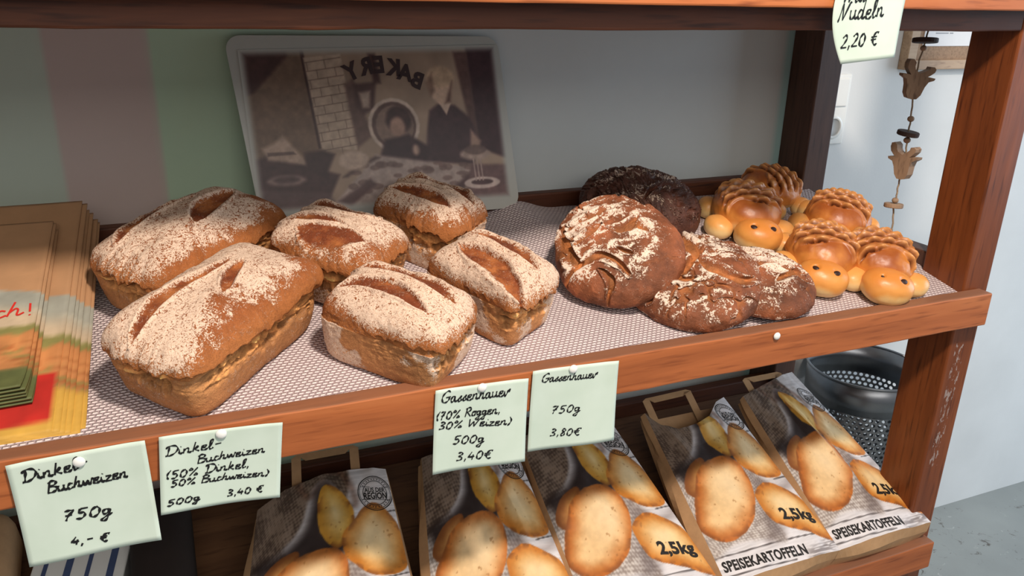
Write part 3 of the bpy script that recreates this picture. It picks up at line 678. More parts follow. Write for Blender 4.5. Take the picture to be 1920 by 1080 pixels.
# ================================================================== PRINTED PLACEMAT
def tri_text(txt, size=1.0, bold=0.0, xs=1.0, spacing=1.0):
    cu = bpy.data.curves.new('lettering', 'FONT'); cu.body = txt; cu.size = size; cu.offset = bold; cu.space_character = spacing; cu.resolution_u = 3
    o = bpy.data.objects.new('lettering', cu); COL.objects.link(o); dg = bpy.context.evaluated_depsgraph_get(); me = bpy.data.meshes.new_from_object(o.evaluated_get(dg))
    V = np.array([v.co[:] for v in me.vertices]); F = [tuple(p.vertices) for p in me.polygons]
    bpy.data.objects.remove(o); bpy.data.meshes.remove(me); bpy.data.curves.remove(cu)
    V[:, 0] -= V[:, 0].min(); V[:, 0] *= xs; return V, F
mA, mB, mC, mD = [np.array(p) for p in ((.112, .438, .094), (.561, .438, .094), (.538, .503, .386), (.085, .503, .388))]
def mat_pt(u, v): return mA * (1 - u) * (1 - v) + mB * u * (1 - v) + mC * u * v + mD * (1 - u) * v
mn = np.cross(mB - mA, mD - mA); mn /= np.linalg.norm(mn)       # faces the viewer side (-y)
if mn[1] > 0: mn = -mn
c0 = (.32, .44, .094)
pm = thing('printed_placemat', 'plastic placemat with an old bakery photograph, leaning behind the loaves against the panel', 'placemat', c0)
out = []
for cx_, cy_, a0 in ((.94, .915, 0), (.06, .915, 90), (.06, .085, 180), (.94, .085, 270)):
    for k in range(7):
        a = math.radians(a0 + 15 * k); out.append((cx_ + .055 * math.cos(a), cy_ + .08 * math.sin(a)))
n = len(out); V = [mat_pt(u, v) for u, v in out] + [mat_pt(u, v) - mn * .0015 for u, v in out]
F = [tuple(range(n)), tuple(range(2 * n - 1, n - 1, -1))] + [(i, n + i, n + (i + 1) % n, (i + 1) % n) for i in range(n)]
bm = bmesh.new(); vs = [bm.verts.new(v) for v in V]
for f in F: bm.faces.new([vs[i] for i in f])
bmesh.ops.recalc_face_normals(bm, faces=bm.faces); from_bm('sheet', bm, MATP, pm, off=c0)
# the print: soft sepia picture, seen from its back
nu, nv = 330, 230
U, Vv = np.meshgrid(np.linspace(-.03, 1.03, nu), np.linspace(-.04, 1.04, nv), indexing='ij'); u, v = U.ravel(), Vv.ravel()
def S3(*c): return np.array(c, float) / 255
p = np.stack([u * 1.7, v, 0 * u], 1)
tex = fbm(p * 26, 3, 4) - .5; texl = fbm(p * 7, 5, 3) - .5
img = np.repeat(S3(140, 126, 110)[None], len(u), 0) * (1 + texl * .25)[:, None]
def pa(poly, c, soft=.018, k=1.0, tx=.15):
    global img
    d = sdf(u * 1.7, v, [(a * 1.7, b) for a, b in poly]); m = sstep(-soft, soft, d) * k
    img = img * (1 - m[:, None]) + np.array(c)[None] / 255 * (1 + tex * tx * 2)[:, None] * m[:, None]
def circ(cx_, cy_, rx, ry, n=20): return [(cx_ + rx * math.cos(2 * PI * k / n), cy_ + ry * math.sin(2 * PI * k / n)) for k in range(n)]
pa([(-.1, 1.1), (.205, 1.1), (.24, .3), (-.1, .3)], (104, 88, 74))
pa([(-.1, 1.1), (.15, 1.1), (.15, .99), (.01, .76), (-.1, .7)], (66, 48, 46))
pa([(.198, 1.1), (.212, 1.1), (.245, .38), (.228, .38)], (62, 46, 44), .006)
pa([(.212, .98), (.36, 1.0), (.388, .36), (.24, .38)], (158, 146, 130), .008)
for k in range(11):           # courses of the printed brick column
    b0 = .95 - .058 * k; xl = .213 + .003 * k; xr = .359 + .0027 * k
    pa([(xl, b0), (xr, b0 + .030), (xr, b0 + .024), (xl, b0 - .006)], (96, 82, 74), .003, .8)
    for t in (.28, .78) if k % 2 else (.05, .53): 
        xx = xl + (xr - xl) * t; yy = b0 + .030 * t; pa([(xx, yy), (xx + .003, yy), (xx + .006, yy - .058), (xx + .003, yy - .058)], (96, 82, 74), .003, .8)
pa([(.36, .80), (.40, .84), (.43, .60), (.45, .45), (.39, .38), (.385, .36)], (92, 74, 68))
pa([(.395, .80), (.49, .81), (.47, .63), (.42, .59), (.398, .65)], (74, 56, 54)); pa([(.415, .74), (.462, .75), (.452, .64), (.425, .64)], (150, 138, 126))
pa([(.47, 1.0), (.50, 1.0), (.51, .80), (.48, .80)], (70, 52, 50))
pa(circ(.545, .515, .108, .185), (176, 166, 154), .008); pa(circ(.545, .515, .093, .160), (86, 68, 64), .008); pa(circ(.548, .51, .080, .140), (120, 104, 94), .008)
pa([(.833, 1.0), (.893, 1.0), (.905, .42), (.872, .50)], (88, 68, 64)); pa([(.89, 1.1), (1.1, 1.1), (1.1, .2), (.905, .33)], (58, 40, 44))
pa([(.702, .604), (.745, .65), (.815, .635), (.88, .54), (.915, .36), (.87, .22), (.66, .25), (.687, .5)], (62, 46, 50)); pa([(.745, .66), (.80, .65), (.775, .57)], (176, 160, 144), .008)
pa(circ(.764, .74, .045, .095), (182, 162, 142)); pa(circ(.765, .83, .062, .072), (168, 150, 126)); pa([(.70, .79), (.73, .86), (.735, .74), (.715, .70)], (120, 100, 86)); pa([(.80, .74), (.815, .80), (.80, .66), (.775, .65)], (96, 74, 66))
pa([(.875, .46), (.915, .38), (.90, .31), (.865, .33)], (150, 128, 114))
pa(circ(.566, .55, .054, .095), (62, 46, 46)); pa(circ(.558, .50, .032, .070), (150, 126, 112)); pa([(.50, .42), (.545, .43), (.60, .45), (.68, .36), (.67, .24), (.47, .30)], (54, 38, 42)); pa(circ(.625, .34, .014, .035), (160, 140, 126))
pa([(.28, .03), (.452, .32), (.86, .20), (.86, .10), (.75, .03), (.60, -.1), (.2, -.1)], (150, 140, 134)); 
rs = random.Random(5)
for k in range(34):
    a, b = rs.random(), rs.random(); cx_ = .33 + .48 * a + .05 * b; cy_ = .03 + .20 * b + .04 * (1 - a); pa(circ(cx_, cy_, .018 + .012 * rs.random(), .014 + .01 * rs.random(), 10), (96, 78, 74), .008, .7)
pa([(.33, .18), (.40, .25), (.47, .30), (.45, .31), (.36, .24), (.31, .18)], (70, 54, 52)); pa([(.74, .03), (.87, .19), (.90, .18), (.80, .03)], (76, 58, 58))
pa([(.86, .22), (1.1, .20), (1.1, -.1), (.80, -.1)], (98, 78, 78)); pa(circ(.90, .085, .082, .042), (176, 166, 160), .008); pa(circ(.90, .09, .050, .020), (74, 56, 58), .008)
for dx in (.868, .884, .900): pa([(dx, .26), (dx + .006, .26), (dx + .008, .10), (dx + .002, .10)], (150, 136, 130), .003)
pa(circ(.882, .29, .068, .042), (150, 136, 126)); pa(circ(.885, .32, .05, .035), (92, 76, 72), .01, .8)
pa([(-.1, .30), (.02, .34), (.05, .40), (.19, .26), (.30, .20), (.24, .02), (-.1, -.1)], (64, 46, 46)); pa([(.012, .40), (.06, .43), (.095, .48), (.14, .38), (.19, .27), (.10, .30), (.03, .32)], (150, 134, 120)); pa([(.03, .37), (.13, .37), (.14, .35), (.03, .345)], (92, 76, 70), .006)
pa([(.17, .36), (.24, .37), (.29, .34), (.24, .18), (.17, .24)], (58, 42, 42)); pa(circ(.362, .29, .06, .065), (164, 150, 136)); pa([(.28, .02), (.42, .16), (.44, .12), (.33, -.02)], (84, 66, 66))
pa(circ(.09, .18, .075, .035), (120, 104, 100)); pa(circ(.09, .185, .05, .022), (70, 54, 54)); pa([(-.1, .14), (.25, .08), (.3, -.1), (-.1, -.1)], (90, 74, 74), .02, .7)
edge = np.minimum(np.minimum(u + .02, 1.02 - u) * 1.7, np.minimum(v + .025, 1.025 - v)); fade = sstep(-.015, .045, edge)[:, None]
img = np.clip(img * S3(300, 284, 278)[None] * .96, 0, 1) * fade + S3(180, 180, 172)[None] * (1 - fade)
pq = [np.array(q_) for q_ in ((.123, .445, .126), (.532, .445, .122), (.519, .4975, .361), (.118, .4975, .356))]
mnv = (mB - mA) / np.linalg.norm(mB - mA)
def onmat(P): d = (P - mA) @ mn; return P - np.outer(d, mn) if P.ndim == 2 else P - d * mn
def print_pt(u, v, lift=.0008):
    u = np.asarray(u)[:, None]; v = np.asarray(v)[:, None]
    P = pq[0] * (1 - u) * (1 - v) + pq[1] * u * (1 - v) + pq[2] * u * v + pq[3] * (1 - u) * v
    return onmat(P) + mn * lift
mesh_np('photo_print', print_pt(u, v), grid_faces(nu, nv), MATPRINT, pm, cols=img, off=c0)['label'] = 'brown sepia photograph print of people baking'
DARKP = plain('sepia_dark_print', (62, 44, 44), .5, nz=.05)
LV = []; LF = []
for ch, (uu, vv, ang) in zip('BAKERY', ((.665, .815, -24), (.618, .868, -15), (.568, .905, -6), (.510, .925, 2), (.455, .915, 10), (.395, .885, 22))):
    V, F = tri_text(ch, 1.0, .045, .95); w = V[:, 0].max(); xx = -(V[:, 0] - w / 2); yy = V[:, 1] - .35     # letters run mirrored, right to left
    a = math.radians(ang); X_, Y_ = (xx * math.cos(a) - yy * math.sin(a)) * .150, (xx * math.sin(a) + yy * math.cos(a)) * .150
    b = len(LV); LV += list(print_pt(uu + X_ / 1.7, vv + Y_, .0014)); LF += [tuple(i + b for i in f) for f in F]
mesh_np('lettering', LV, LF, DARKP, pm, smooth=False, off=c0)['label'] = 'mirrored arched word BAKERY'

# ================================================================== POTATO BAGS
def bag_image(u, v):
    p = np.stack([u, v * 1.5, 0 * u], 1); X_, Y_ = u, v * 1.5
    t1 = fbm(p * 9, 21, 4) - .5; t2 = fbm(p * 40, 22, 3) - .5; grain = fbm(p * np.array([5, 90, 1]), 23, 3) - .5
    im = np.repeat(S3(214, 208, 208)[None], len(u), 0) * (1 + grain * .22)[:, None]
    def put(m, c, var=None):
        nonlocal im
        c = np.asarray(c, float) / 255; c = c[None] if c.ndim == 1 else c
        if var is not None: c = c * (1 + var)[:, None]
        im = im * (1 - m[:, None]) + c * m[:, None]
    def P(pts, s=1): return sdf(X_, Y_, [(a, b * 1.5) for a, b in (catmull(pts, 5, True) if s else pts)])
    for a, b, c_, d in ((-.05, .125, 1.05, .100), (.0, .195, .45, .185), (.6, .727, 1.02, .752), (.85, .43, 1.05, .445), (.0, .03, .6, .012)):   # gaps of the printed planks
        dd, _ = polydist(X_, Y_, [(a, b * 1.5), (c_, d * 1.5)]); put(sstep(.0075, .003, dd) * .85, (62, 54, 52))
    dk, _ = polydist(X_, Y_, [(.75, .02), (1.0, .07)]); put(sstep(.08, .0, dk) * sstep(.02, .10, np.abs(grain)) * .7, (96, 86, 84))
    weave = (np.sin((u * .8 + v * 1.2) * 330) * np.sin((u - v * 1.6) * 300)) * .5 + t2 * 1.2
    lw = sstep(-.02, .03, P([(-.1, .66), (.18, .70), (.3, .50), (.62, .55), (.75, .40), (.66, .32), (.62, .20), (.60, .10), (.42, .14), (.20, .16), (.0, .12), (-.1, .2)]))
    put(lw, mix(S3(150, 136, 128)[None], S3(206, 196, 188)[None], sstep(-.3, .4, weave)[:, None]) * 255)
    sk = sstep(-.02, .02, P([(-.1, 1.1), (.62, 1.1), (.66, .86), (.52, .98), (.40, .93), (.32, .76), (.18, .66), (-.1, .60)]))
    put(sk, mix(S3(84, 68, 58)[None], S3(138, 118, 102)[None], sstep(-.5, .5, weave + t1 * 2)[:, None]) * 255)
    rim = sstep(.05, 0, np.abs(P([(.30, 1.02), (.62, 1.02), (.72, .82), (.60, .84), (.50, .97), (.38, .90)]))) ; put(rim * .5, (104, 66, 48), t2)
    dark = sstep(-.05, .06, P([(.02, .62), (.22, .66), (.36, .76), (.42, .92), (.54, .96), (.66, .80), (.64, .60), (.5, .52), (.30, .56), (.15, .50), (.05, .52)])); put(dark * .92, (44, 32, 30), t1 * .4)
    sh = sstep(-.06, .06, P([(.5, .2), (.62, .42), (.75, .42), (.62, .28), (.62, .14), (.45, .12)])); put(sh * .55, (92, 78, 76))
    sh = sstep(-.05, .05, P([(.62, .56), (.78, .40), (.98, .42), (1.05, .5), (1.02, .40), (.82, .36), (.64, .44)])); put(sh * .5, (112, 96, 92))
    def potato(pts, light=(232, 198, 146), rimc=(190, 112, 32), rough=.02, hl=None):
        d = P(pts) + t1 * rough; m = sstep(-.004, .006, d); w = sstep(0, .16, d + t1 * .05 + (X_ - Y_ * .3) * .0)
        c = mix(S3(*rimc)[None], S3(*light)[None], w[:, None]); c = c * (1 + t2 * .10 + t1 * .10)[:, None]
        low = sstep(.05, 0, d) * sstep(.45, .60, fbm(p * 16, 30, 3)); c = mix(c, S3(122, 70, 34)[None], (low * .75)[:, None])
        if hl is not None:
            k = np.exp(-((X_ - hl[0]) / hl[2]) ** 2 - ((Y_ - hl[1] * 1.5) / hl[3]) ** 2); c = mix(c, S3(246, 226, 190)[None], (k * .45)[:, None])
        sp = sstep(.80, .84, fbm(p * 34, 31, 2)); c = mix(c, S3(150, 98, 50)[None], (sp * .5)[:, None])
        put(m, c * 255)
    potato([(.02, .49), (.12, .60), (.30, .64), (.26, .50), (.14, .42)], (206, 152, 86), (140, 84, 40))
    potato([(.48, .94), (.58, .93), (.68, .82), (.69, .70), (.58, .60), (.48, .66), (.43, .78)], (216, 184, 110), (196, 140, 50), hl=(.56, .78, .06, .12))
    potato([(.60, .66), (.70, .74), (.78, .80), (.88, .80), (.98, .70), (1.02, .55), (.98, .46), (.84, .44), (.70, .48), (.60, .56)], (234, 198, 140), (194, 116, 36), hl=(.82, .66, .14, .16))
    potato([(.10, .48), (.22, .58), (.42, .625), (.56, .60), (.62, .50), (.56, .36), (.44, .25), (.28, .19), (.12, .185), (.02, .24), (.0, .34)], (232, 192, 138), (182, 100, 36), hl=(.40, .46, .14, .2))
    potato([(.555, .32), (.60, .385), (.72, .42), (.86, .385), (1.0, .30), (1.04, .16), (1.0, .055), (.86, .105), (.70, .155), (.58, .215)], (234, 194, 130), (192, 112, 34), hl=(.78, .29, .16, .1))
    return im
def potato_bag(label, BL, BR, TR, TL, seed, topcut, crease, handle):
    BL, BR, TR, TL = [np.array(q_, float) for q_ in (BL, BR, TR, TL)]
    nrm = np.cross(BR - BL, TL - BL); nrm /= np.linalg.norm(nrm); up = (TL + TR - BL - BR) / 2; up /= np.linalg.norm(up)
    def surf(u, v, lift=0.0):
        u = np.asarray(u, float)[:, None]; v = np.asarray(v, float)[:, None]
        P = BL * (1 - u) * (1 - v) + BR * u * (1 - v) + TR * u * v + TL * (1 - u) * v
        uu, vv = u[:, 0], v[:, 0]
        h = .016 * (np.sin(np.clip(uu, 0, 1) * PI) ** .7) * np.sin(np.clip(vv * .9 + .1, 0, 1) * PI) ** .6
        cr = fbm(np.stack([uu * 5 + seed, vv * 6, 0 * uu], 1), seed, 3) - .5; h = h + cr * .010 * sstep(0, .15, np.minimum(uu, 1 - uu) + .03)
        for (a, b, c_, d, k) in crease:
            dd, t = polydist(uu, vv, [(a, b), (c_, d)]); h = h + k * np.clip(1 - dd / .09, 0, 1) * np.sin(np.clip(t, 0.05, .95) * PI)
        return P + nrm[None] * (h + lift)[:, None]
    c0 = tuple((BL + BR) / 2 - nrm * .07)
    t = thing('potato_bag', label, 'paper bag', c0, 'potato bags on the bottom shelf')
    nu, nv = 130, 190; U, Vv = np.meshgrid(np.linspace(0, 1, nu), np.linspace(0, 1, nv), indexing='ij'); u, v = U.ravel(), Vv.ravel()
    tc = np.interp(u, *zip(*topcut)); vs = v * tc
    mesh_np('front_panel', surf(u, vs), grid_faces(nu, nv), PRINT, t, cols=bag_image(u, vs), off=c0)['label'] = 'white front printed with potatoes and sacking'
    # kraft body: gusseted sides, back and folded bottom
    def th(v): return .078 * (1 - v) + .030 * v
    ring = []; nv2 = 24; V = []; F = []
    for j in range(nv2):
        vv = j / (nv2 - 1); tl, tr = np.interp(0, *zip(*topcut)) * vv, np.interp(1, *zip(*topcut)) * vv
        l = surf([0.0], [tl])[0]; r = surf([1.0], [tr])[0]; d = th(vv); inn = (r - l) / np.linalg.norm(r - l)
        wob = .004 * math.sin(vv * 9 + seed)
        ob = .013 * (1 - vv) ** .6 + .004; ga = .010 * sstep(.6, 1, vv)
        row = [l, l - nrm * d * .3 - inn * (ob * .8 + wob), l - nrm * d * .55 - inn * (ob - ga), l - nrm * d * .8 - inn * ob * .8, l - nrm * d, r - nrm * d, r - nrm * d * .8 + inn * ob * .5, r - nrm * d * .55 + inn * (ob * .6 - ga), r - nrm * d * .3 + inn * ob * .5, r]
        V += row
    m_ = 10
    for j in range(nv2 - 1):
        for k in range(m_ - 1): F.append((j * m_ + k, (j + 1) * m_ + k, (j + 1) * m_ + k + 1, j * m_ + k + 1))
    mesh_np('kraft_body', V, F, KRAFT, t, smooth=False, off=c0)
    us = np.linspace(0, 1, 20); top = surf(us, 0 * us); d = th(0); V = []; F = []
    for i, q_ in enumerate(top):
        bulge = .006 * math.sin(PI * us[i]); fold = .006 * math.sin(us[i] * 7 + seed)
        V += [q_, q_ - nrm * d * .30 - up * (.004 + bulge + fold * .4), q_ - nrm * d * .65 - up * (.002 + bulge), q_ - nrm * d]
        if i:
            for k in range(3): F.append(((i - 1) * 4 + k, (i - 1) * 4 + k + 1, i * 4 + k + 1, i * 4 + k))
    mesh_np('bottom_flap', V, F, KRAFT, t, smooth=False, off=c0)
    # stamp: two rings, words, small illegible ticks between the rings
    lines = []; cxs, cys = .875, .855
    A = .1; asp = .68
    def sp(a, b): return (cxs + a * .94 + b * .05, cys + b * asp - a * .12)
    def rib(pts, w, closed=False):
        V = []; F = []; n_ = len(pts)
        for i, (a, b) in enumerate(pts):
            a0, b0 = pts[(i - 1) % n_ if closed else max(i - 1, 0)]; a1, b1 = pts[(i + 1) % n_ if closed else min(i + 1, n_ - 1)]; l = math.hypot(a1 - a0, b1 - b0) or 1; na, nb = -(b1 - b0) / l * w / 2, (a1 - a0) / l * w / 2
            V += [sp(a + na, b + nb), sp(a - na, b - nb)]
            if i: F.append((2 * i - 2, 2 * i - 1, 2 * i + 1, 2 * i))
        if closed: F.append((2 * n_ - 2, 2 * n_ - 1, 1, 0))
        return V, F
    SV = []; SF = []
    def addm(V, F):
        b = len(SV); SV.extend(V); SF.extend([tuple(i + b for i in f) for f in F])
    R1, R2 = .135, .095
    for R_, w in ((R1, .007), (R1 - .012, .004), (R2, .005)):
        addm(*rib([(R_ * math.cos(2 * PI * k / 40), R_ * math.sin(2 * PI * k / 40)) for k in range(40)], w, True))
    for k in range(30):
        a = 2 * PI * k / 30 + .05
        if abs(math.sin(a)) > .45: addm(*rib([((R2 + .008) * math.cos(a), (R2 + .008) * math.sin(a)), ((R1 - .020) * math.cos(a + (.03 if k % 2 else -.02)), (R1 - .020) * math.sin(a))], .006))
    for y_ in (.05, -.052): addm(*rib([(-.11, y_), (.11, y_)], .004))
    for txt, y_, s_, xs in (('AUS DER', .008, .048, .85), ('REGION', -.045, .070, .72)):
        V, F = tri_text(txt, s_, .0012 if s_ < .06 else .002, xs); w = V[:, 0].max(); addm([sp(a - w / 2, b + y_) for a, b in V[:, :2]], F)
    a = np.array(SV); tcm = 2.0
    keep = np.interp(a[:, 0], *zip(*topcut)) - .004; a[:, 1] = np.minimum(a[:, 1], keep); a[:, 0] = np.minimum(a[:, 0], .998)
    mesh_np('stamp', surf(a[:, 0], a[:, 1], .0008), SF, PRINTINK, t, smooth=False, off=c0)['label'] = 'round black stamp reading AUS DER REGION'
    V, F = tri_text('SPEISEKARTOFFELN', 1.0, .034, .62, 1.04); w = V[:, 0].max()
    V2 = np.stack([.025 + V[:, 0] / w * .69, .052 + V[:, 1] * .068 - V[:, 0] / w * .030], 1)
    V3, F3 = tri_text('2,5kg', 1.0, .040, .70, 1.04); w = V3[:, 0].max(); b = len(V2)
    V4 = np.stack([.675 + V3[:, 0] / w * .285 + V3[:, 1] * .01, .208 + V3[:, 1] * .085 - V3[:, 0] / w * .034], 1)
    mesh_np('lettering', surf(V2[:, 0], V2[:, 1], .0009), list(F), PRINTINK, t, smooth=False, off=c0)['label'] = 'bold black word SPEISEKARTOFFELN'
    mesh_np('lettering', surf(V4[:, 0], V4[:, 1], .0009), list(F3), PRINTINK, t, smooth=False, off=c0)['label'] = 'bold black 2,5kg'
    if handle:
        for (u0, u1, hh, back, le) in handle:
            a, b2 = surf([u0, u1], [.98, .98]) - nrm * back; pts = [a - up * .02, a + up * hh * .9 + nrm * le, a + up * hh + (b2 - a) * .08 + nrm * le, b2 + up * hh - (b2 - a) * .08 + nrm * le, b2 + up * hh * .9 + nrm * le, b2 - up * .02]
            dirw = (b2 - a) / np.linalg.norm(b2 - a); wv = .016; V = []
            for i, q_ in enumerate(pts):
                o_ = dirw if i < 3 else -dirw
                off_ = o_ * wv if i in (0, 1, 4, 5) else o_ * wv * .9 - up * wv * .9
                V += [q_, q_ + off_]
            F = [(2 * i, 2 * i + 1, 2 * i + 3, 2 * i + 2) for i in range(5)]
            h = mesh_np('handle', V, F, KRAFT, t, smooth=False, off=c0); s = h.modifiers.new('thickness', 'SOLIDIFY'); s.thickness = .0012
    return t
zb, zt, yb, yt = -.458, -.3206, .005, .345
flat = [(0, 1.0), (.3, 1.03), (.7, 1.03), (1, 1.0)]
potato_bag('potato bag farthest left, below the card listing 500g Buchweizen', (-.020, yb, zb), (.2527, yb, zb), (.2728, yt, zt), (.0629, yt, zt), 2, [(0, .90), (.2, .97), (.5, 1.02), (.8, 1.01), (1, .98)], [(.5, .9, .75, .2, .006)], [(.25, .80, .07, .02, .01)])
potato_bag('potato bag second from left, kraft side showing, below the 70% Roggen card', (.2594, yb, zb), (.5039, yb, zb), (.5117, yt, zt), (.3388, yt, zt), 3, flat, [(.7, .9, .8, .3, .007)], [(.2, .7, .05, .02, .01)])
potato_bag('potato bag in the middle, below the 3,80 euro card', (.5076, yb, zb), (.7524, yb, zb), (.7193, yt, zt), (.5274, yt, zt), 4, flat, [(.3, .7, .5, .3, .006)], [(.2, .75, .03, .02, .0)])
potato_bag('potato bag second from right, its top edge sagging between two raised corners', (.7589, yb, zb), (1.0047, yb, zb), (.9876, yt, zt), (.7982, yt, zt), 5, [(0, 1.0), (.10, .90), (.25, .84), (.45, .84), (.65, .88), (.85, .97), (1, 1.0)], [(.3, .8, .8, .85, .010), (.1, .9, .25, .6, .006)], [(.12, .72, .055, .03, .012)])
potato_bag('potato bag farthest right, beside the rack post and the metal bin', (1.0007, yb, zb), (1.2230, yb, zb), (1.1900, yt, zt), (1.0329, yt, zt), 6, [(0, .98), (.4, 1.03), (.8, 1.07), (1, 1.08)], [(.45, .95, .55, .2, .012)], [(.2, .85, .05, .02, .01)])

# ================================================================== BREAD BAG STACKS
def sheet_img(u, v, kind):
    p = np.stack([u, v * 1.9, 0 * u], 1); t = fbm(p * 12, 41, 4) - .5; s = fbm(p * np.array([8, 40, 1]), 42, 3) - .5
    im = np.repeat(S3(170, 128, 92)[None], len(u), 0) * (1 + t * .10)[:, None]
    def put(m, c): 
        nonlocal im
        im = im * (1 - m[:, None]) + np.array(c)[None] / 255 * (1 + t * .3)[:, None] * m[:, None]
    w = u * .02 + t * .01; v0 = v; v = v + .06
    arc = .60 + .05 * np.sin(np.clip(u, 0, 1) * PI) if kind == 0 else .585
    put(sstep(arc + .006, arc - .006, v) * .75, (138, 150, 146)); put(sstep(arc - .06, arc - .16, v), (190, 168, 140))
    put(sstep(.425, .405, v + t * .03), (128, 122, 70)); put(sstep(.385, .365, v + t * .05), (186, 124, 74)); put(sstep(.385, .3, v) * sstep(.0, .25, s) * .8, (156, 84, 44))
    put(sstep(.33, .30, v + t * .12) * sstep(-.05, .25, s + t), (136, 118, 66))
    if kind >= 1:
        put(sstep(.22, .20, v + t * .04), (196, 152, 66)); rb = .215 - (1 - u) * .10
        if kind == 1: put(sstep(rb + .004, rb - .004, v0) * sstep(.035 - .03 * (1 - u), .045 - .03 * (1 - u), v0) * sstep(.985, .975, u), (176, 38, 30))
    else: put(sstep(.20, .18, v), (92, 98, 58))
    return im
nS = np.array((0, -.41, .91)); nS /= np.linalg.norm(nS)
def paper_bag(label, BL, BR, TR, TL, kind, seed, group, curl=0.0, text=False):
    BL, BR, TR, TL = [np.array(q_, float) for q_ in (BL, BR, TR, TL)]; nu, nv = 40, 80
    def surf(u, v, lift=0):
        u = np.asarray(u, float)[:, None]; v = np.asarray(v, float)[:, None]; P = BL * (1 - u) * (1 - v) + BR * u * (1 - v) + TR * u * v + TL * (1 - u) * v
        h = (fbm(np.stack([u[:, 0] * 2 + seed, v[:, 0] * 3, 0 * u[:, 0]], 1), seed, 2) - .5) * .0012 + curl * np.clip(1 - v[:, 0] / .18, 0, 1) ** 2
        return P + nS[None] * (h + lift)[:, None]
    U, Vv = np.meshgrid(np.linspace(0, 1, nu), np.linspace(0, 1, nv), indexing='ij'); u, v = U.ravel(), Vv.ravel()
    c0 = tuple((BL + BR) / 2); t = thing('bread_bag', label, 'paper bag', c0, group)
    o = mesh_np('folded_sheet', surf(u, v), grid_faces(nu, nv), PRINT, t, cols=sheet_img(u, v, kind), off=c0)
    s = o.modifiers.new('thickness', 'SOLIDIFY'); s.thickness = .0020; s.offset = -1
    if text:
        ls = strokes('sch', -.2345, 0.0, -.1890, .0030, .022); ls += [[(-.1835, .020), (-.1835, .006)], [(-.1838, .0015), (-.1832, .0)]]
        V = []; F = []
        for pl in ls:
            b = len(V)
            for i, (x_, z_) in enumerate(pl):
                q0, q1 = pl[max(i - 1, 0)], pl[min(i + 1, len(pl) - 1)]; l = math.hypot(q1[0] - q0[0], q1[1] - q0[1]) or 1
                for sg in (1, -1):
                    a = x_ - (q1[1] - q0[1]) / l * .0012 * sg; b2 = z_ + (q1[0] - q0[0]) / l * .0012 * sg
                    y_ = .192 + b2; vv = (y_ - BL[1]) / (TL[1] - BL[1]); xl = BL[0] + (TL[0] - BL[0]) * vv; xr = BR[0] + (TR[0] - BR[0]) * vv; V.append(surf([(a - xl) / (xr - xl)], [vv], .0008)[0])
                if i: F.append((b + 2 * i - 2, b + 2 * i - 1, b + 2 * i + 1, b + 2 * i))
        mesh_np('lettering', V, F, RED, t, smooth=False, off=c0)['label'] = 'red script lettering ending in an exclamation mark'
    return t
ORD = ['first', 'second', 'third', 'fourth', 'fifth', 'sixth', 'seventh', 'eighth']
GB = 'flat paper bread bags stacked at the left'; NB = 8
for i in range(NB):
    f = i / (NB - 1); z = nS * (-.0034 * (NB - 1 - i)); j = .0022 * math.sin(i * 2.4)
    BR = np.array((-.1264 - .030 * f ** .8 + j, .0403 + .0064 * f, -.007 + .0027 * f)) + z * np.array([1, 0, .12]) + np.array((0, 0, .004)); TR = np.array((-.1124 - .0171 * f ** .8 + j, .4094 + .0206 * f, .154 + .009 * f)) + z
    lb = 'kraft paper bread bag on top of the rear stack, with a red printed block' if i == NB - 1 else 'kraft paper bread bag, ' + ORD[NB - 1 - i] + ' from the top of the rear stack beside the loaves'
    paper_bag(lb, BR + np.array((-.24, .002, .0)), BR, TR, TR + np.array((-.24, .0, .0)), 1 if i == NB - 1 else 2, i, None if i == NB - 1 else GB)
NF = 6; GF = 'flat paper bread bags of the front stack'
for i in range(NF):
    f = i / (NF - 1); z = nS * (.0030 + .0030 * i); j = .0016 * math.sin(i * 2.1)
    BR = np.array((-.1775 + j - .0012 * i, .088 + .005 * f, .0135 + .002 * f)) + z; TR = np.array((-.1605 - .0012 * f + j, .366 + .004 * f, .135 + .002 * f)) + z
    lb = 'kraft paper bread bag on top of the front stack, red script and a field print' if i == NF - 1 else 'kraft paper bread bag, ' + ORD[NF - 1 - i] + ' from the top of the front stack, green edge curled'
    paper_bag(lb, BR + np.array((-.20, -.010, -.004)), BR, TR, TR + np.array((-.20, .0, .0)), 0, 30 + i, None if i == NF - 1 else GF, .006 + .0016 * i, i == NF - 1)

# ================================================================== DARK LOWER LEFT: carton and sack
c0 = (-.21, .20, -.47)
ct = thing('flat_carton', 'white carton with dark blue lines in the dark lower left corner', 'box', c0)
Mc = Matrix.Translation((-.215, .31, -.405)) @ Matrix.Rotation(math.radians(20), 4, 'X') @ Matrix.Rotation(math.radians(-12), 4, 'Z')
box('carton', (-.06, -.085, -.03), (.07, .10, .03), WHITE, ct, .002, c0, Mc)
for k in range(4): box('blue_line', (-.045 + .030 * k, -.075, .0302), (-.039 + .030 * k + .004 * (k % 2), .09, .0308), BLUEP, ct, 0, c0, Mc)
c0 = (-.36, .24, -.46)
M = Matrix.Translation((-.375, .27, -.395)) @ Matrix.Rotation(math.radians(22), 4, 'X')
bm = bmesh.new(); bm_box(bm, (-.085, -.15, -.05), (.085, .16, .05), .03, 4, M=M); P = [v.co.copy() for v in bm.verts]
tag(from_bm('brown_sack', bm, KRAFT, None, True), 'brown paper sack in the dark beside the white carton', 'sack')
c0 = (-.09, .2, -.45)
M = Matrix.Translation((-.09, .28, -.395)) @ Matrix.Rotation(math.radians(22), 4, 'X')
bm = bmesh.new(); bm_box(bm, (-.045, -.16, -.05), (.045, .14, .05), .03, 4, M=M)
tag(from_bm('dark_sack', bm, DARKIN, None, True), 'dark sack in shadow between carton and leftmost potato bag', 'sack')

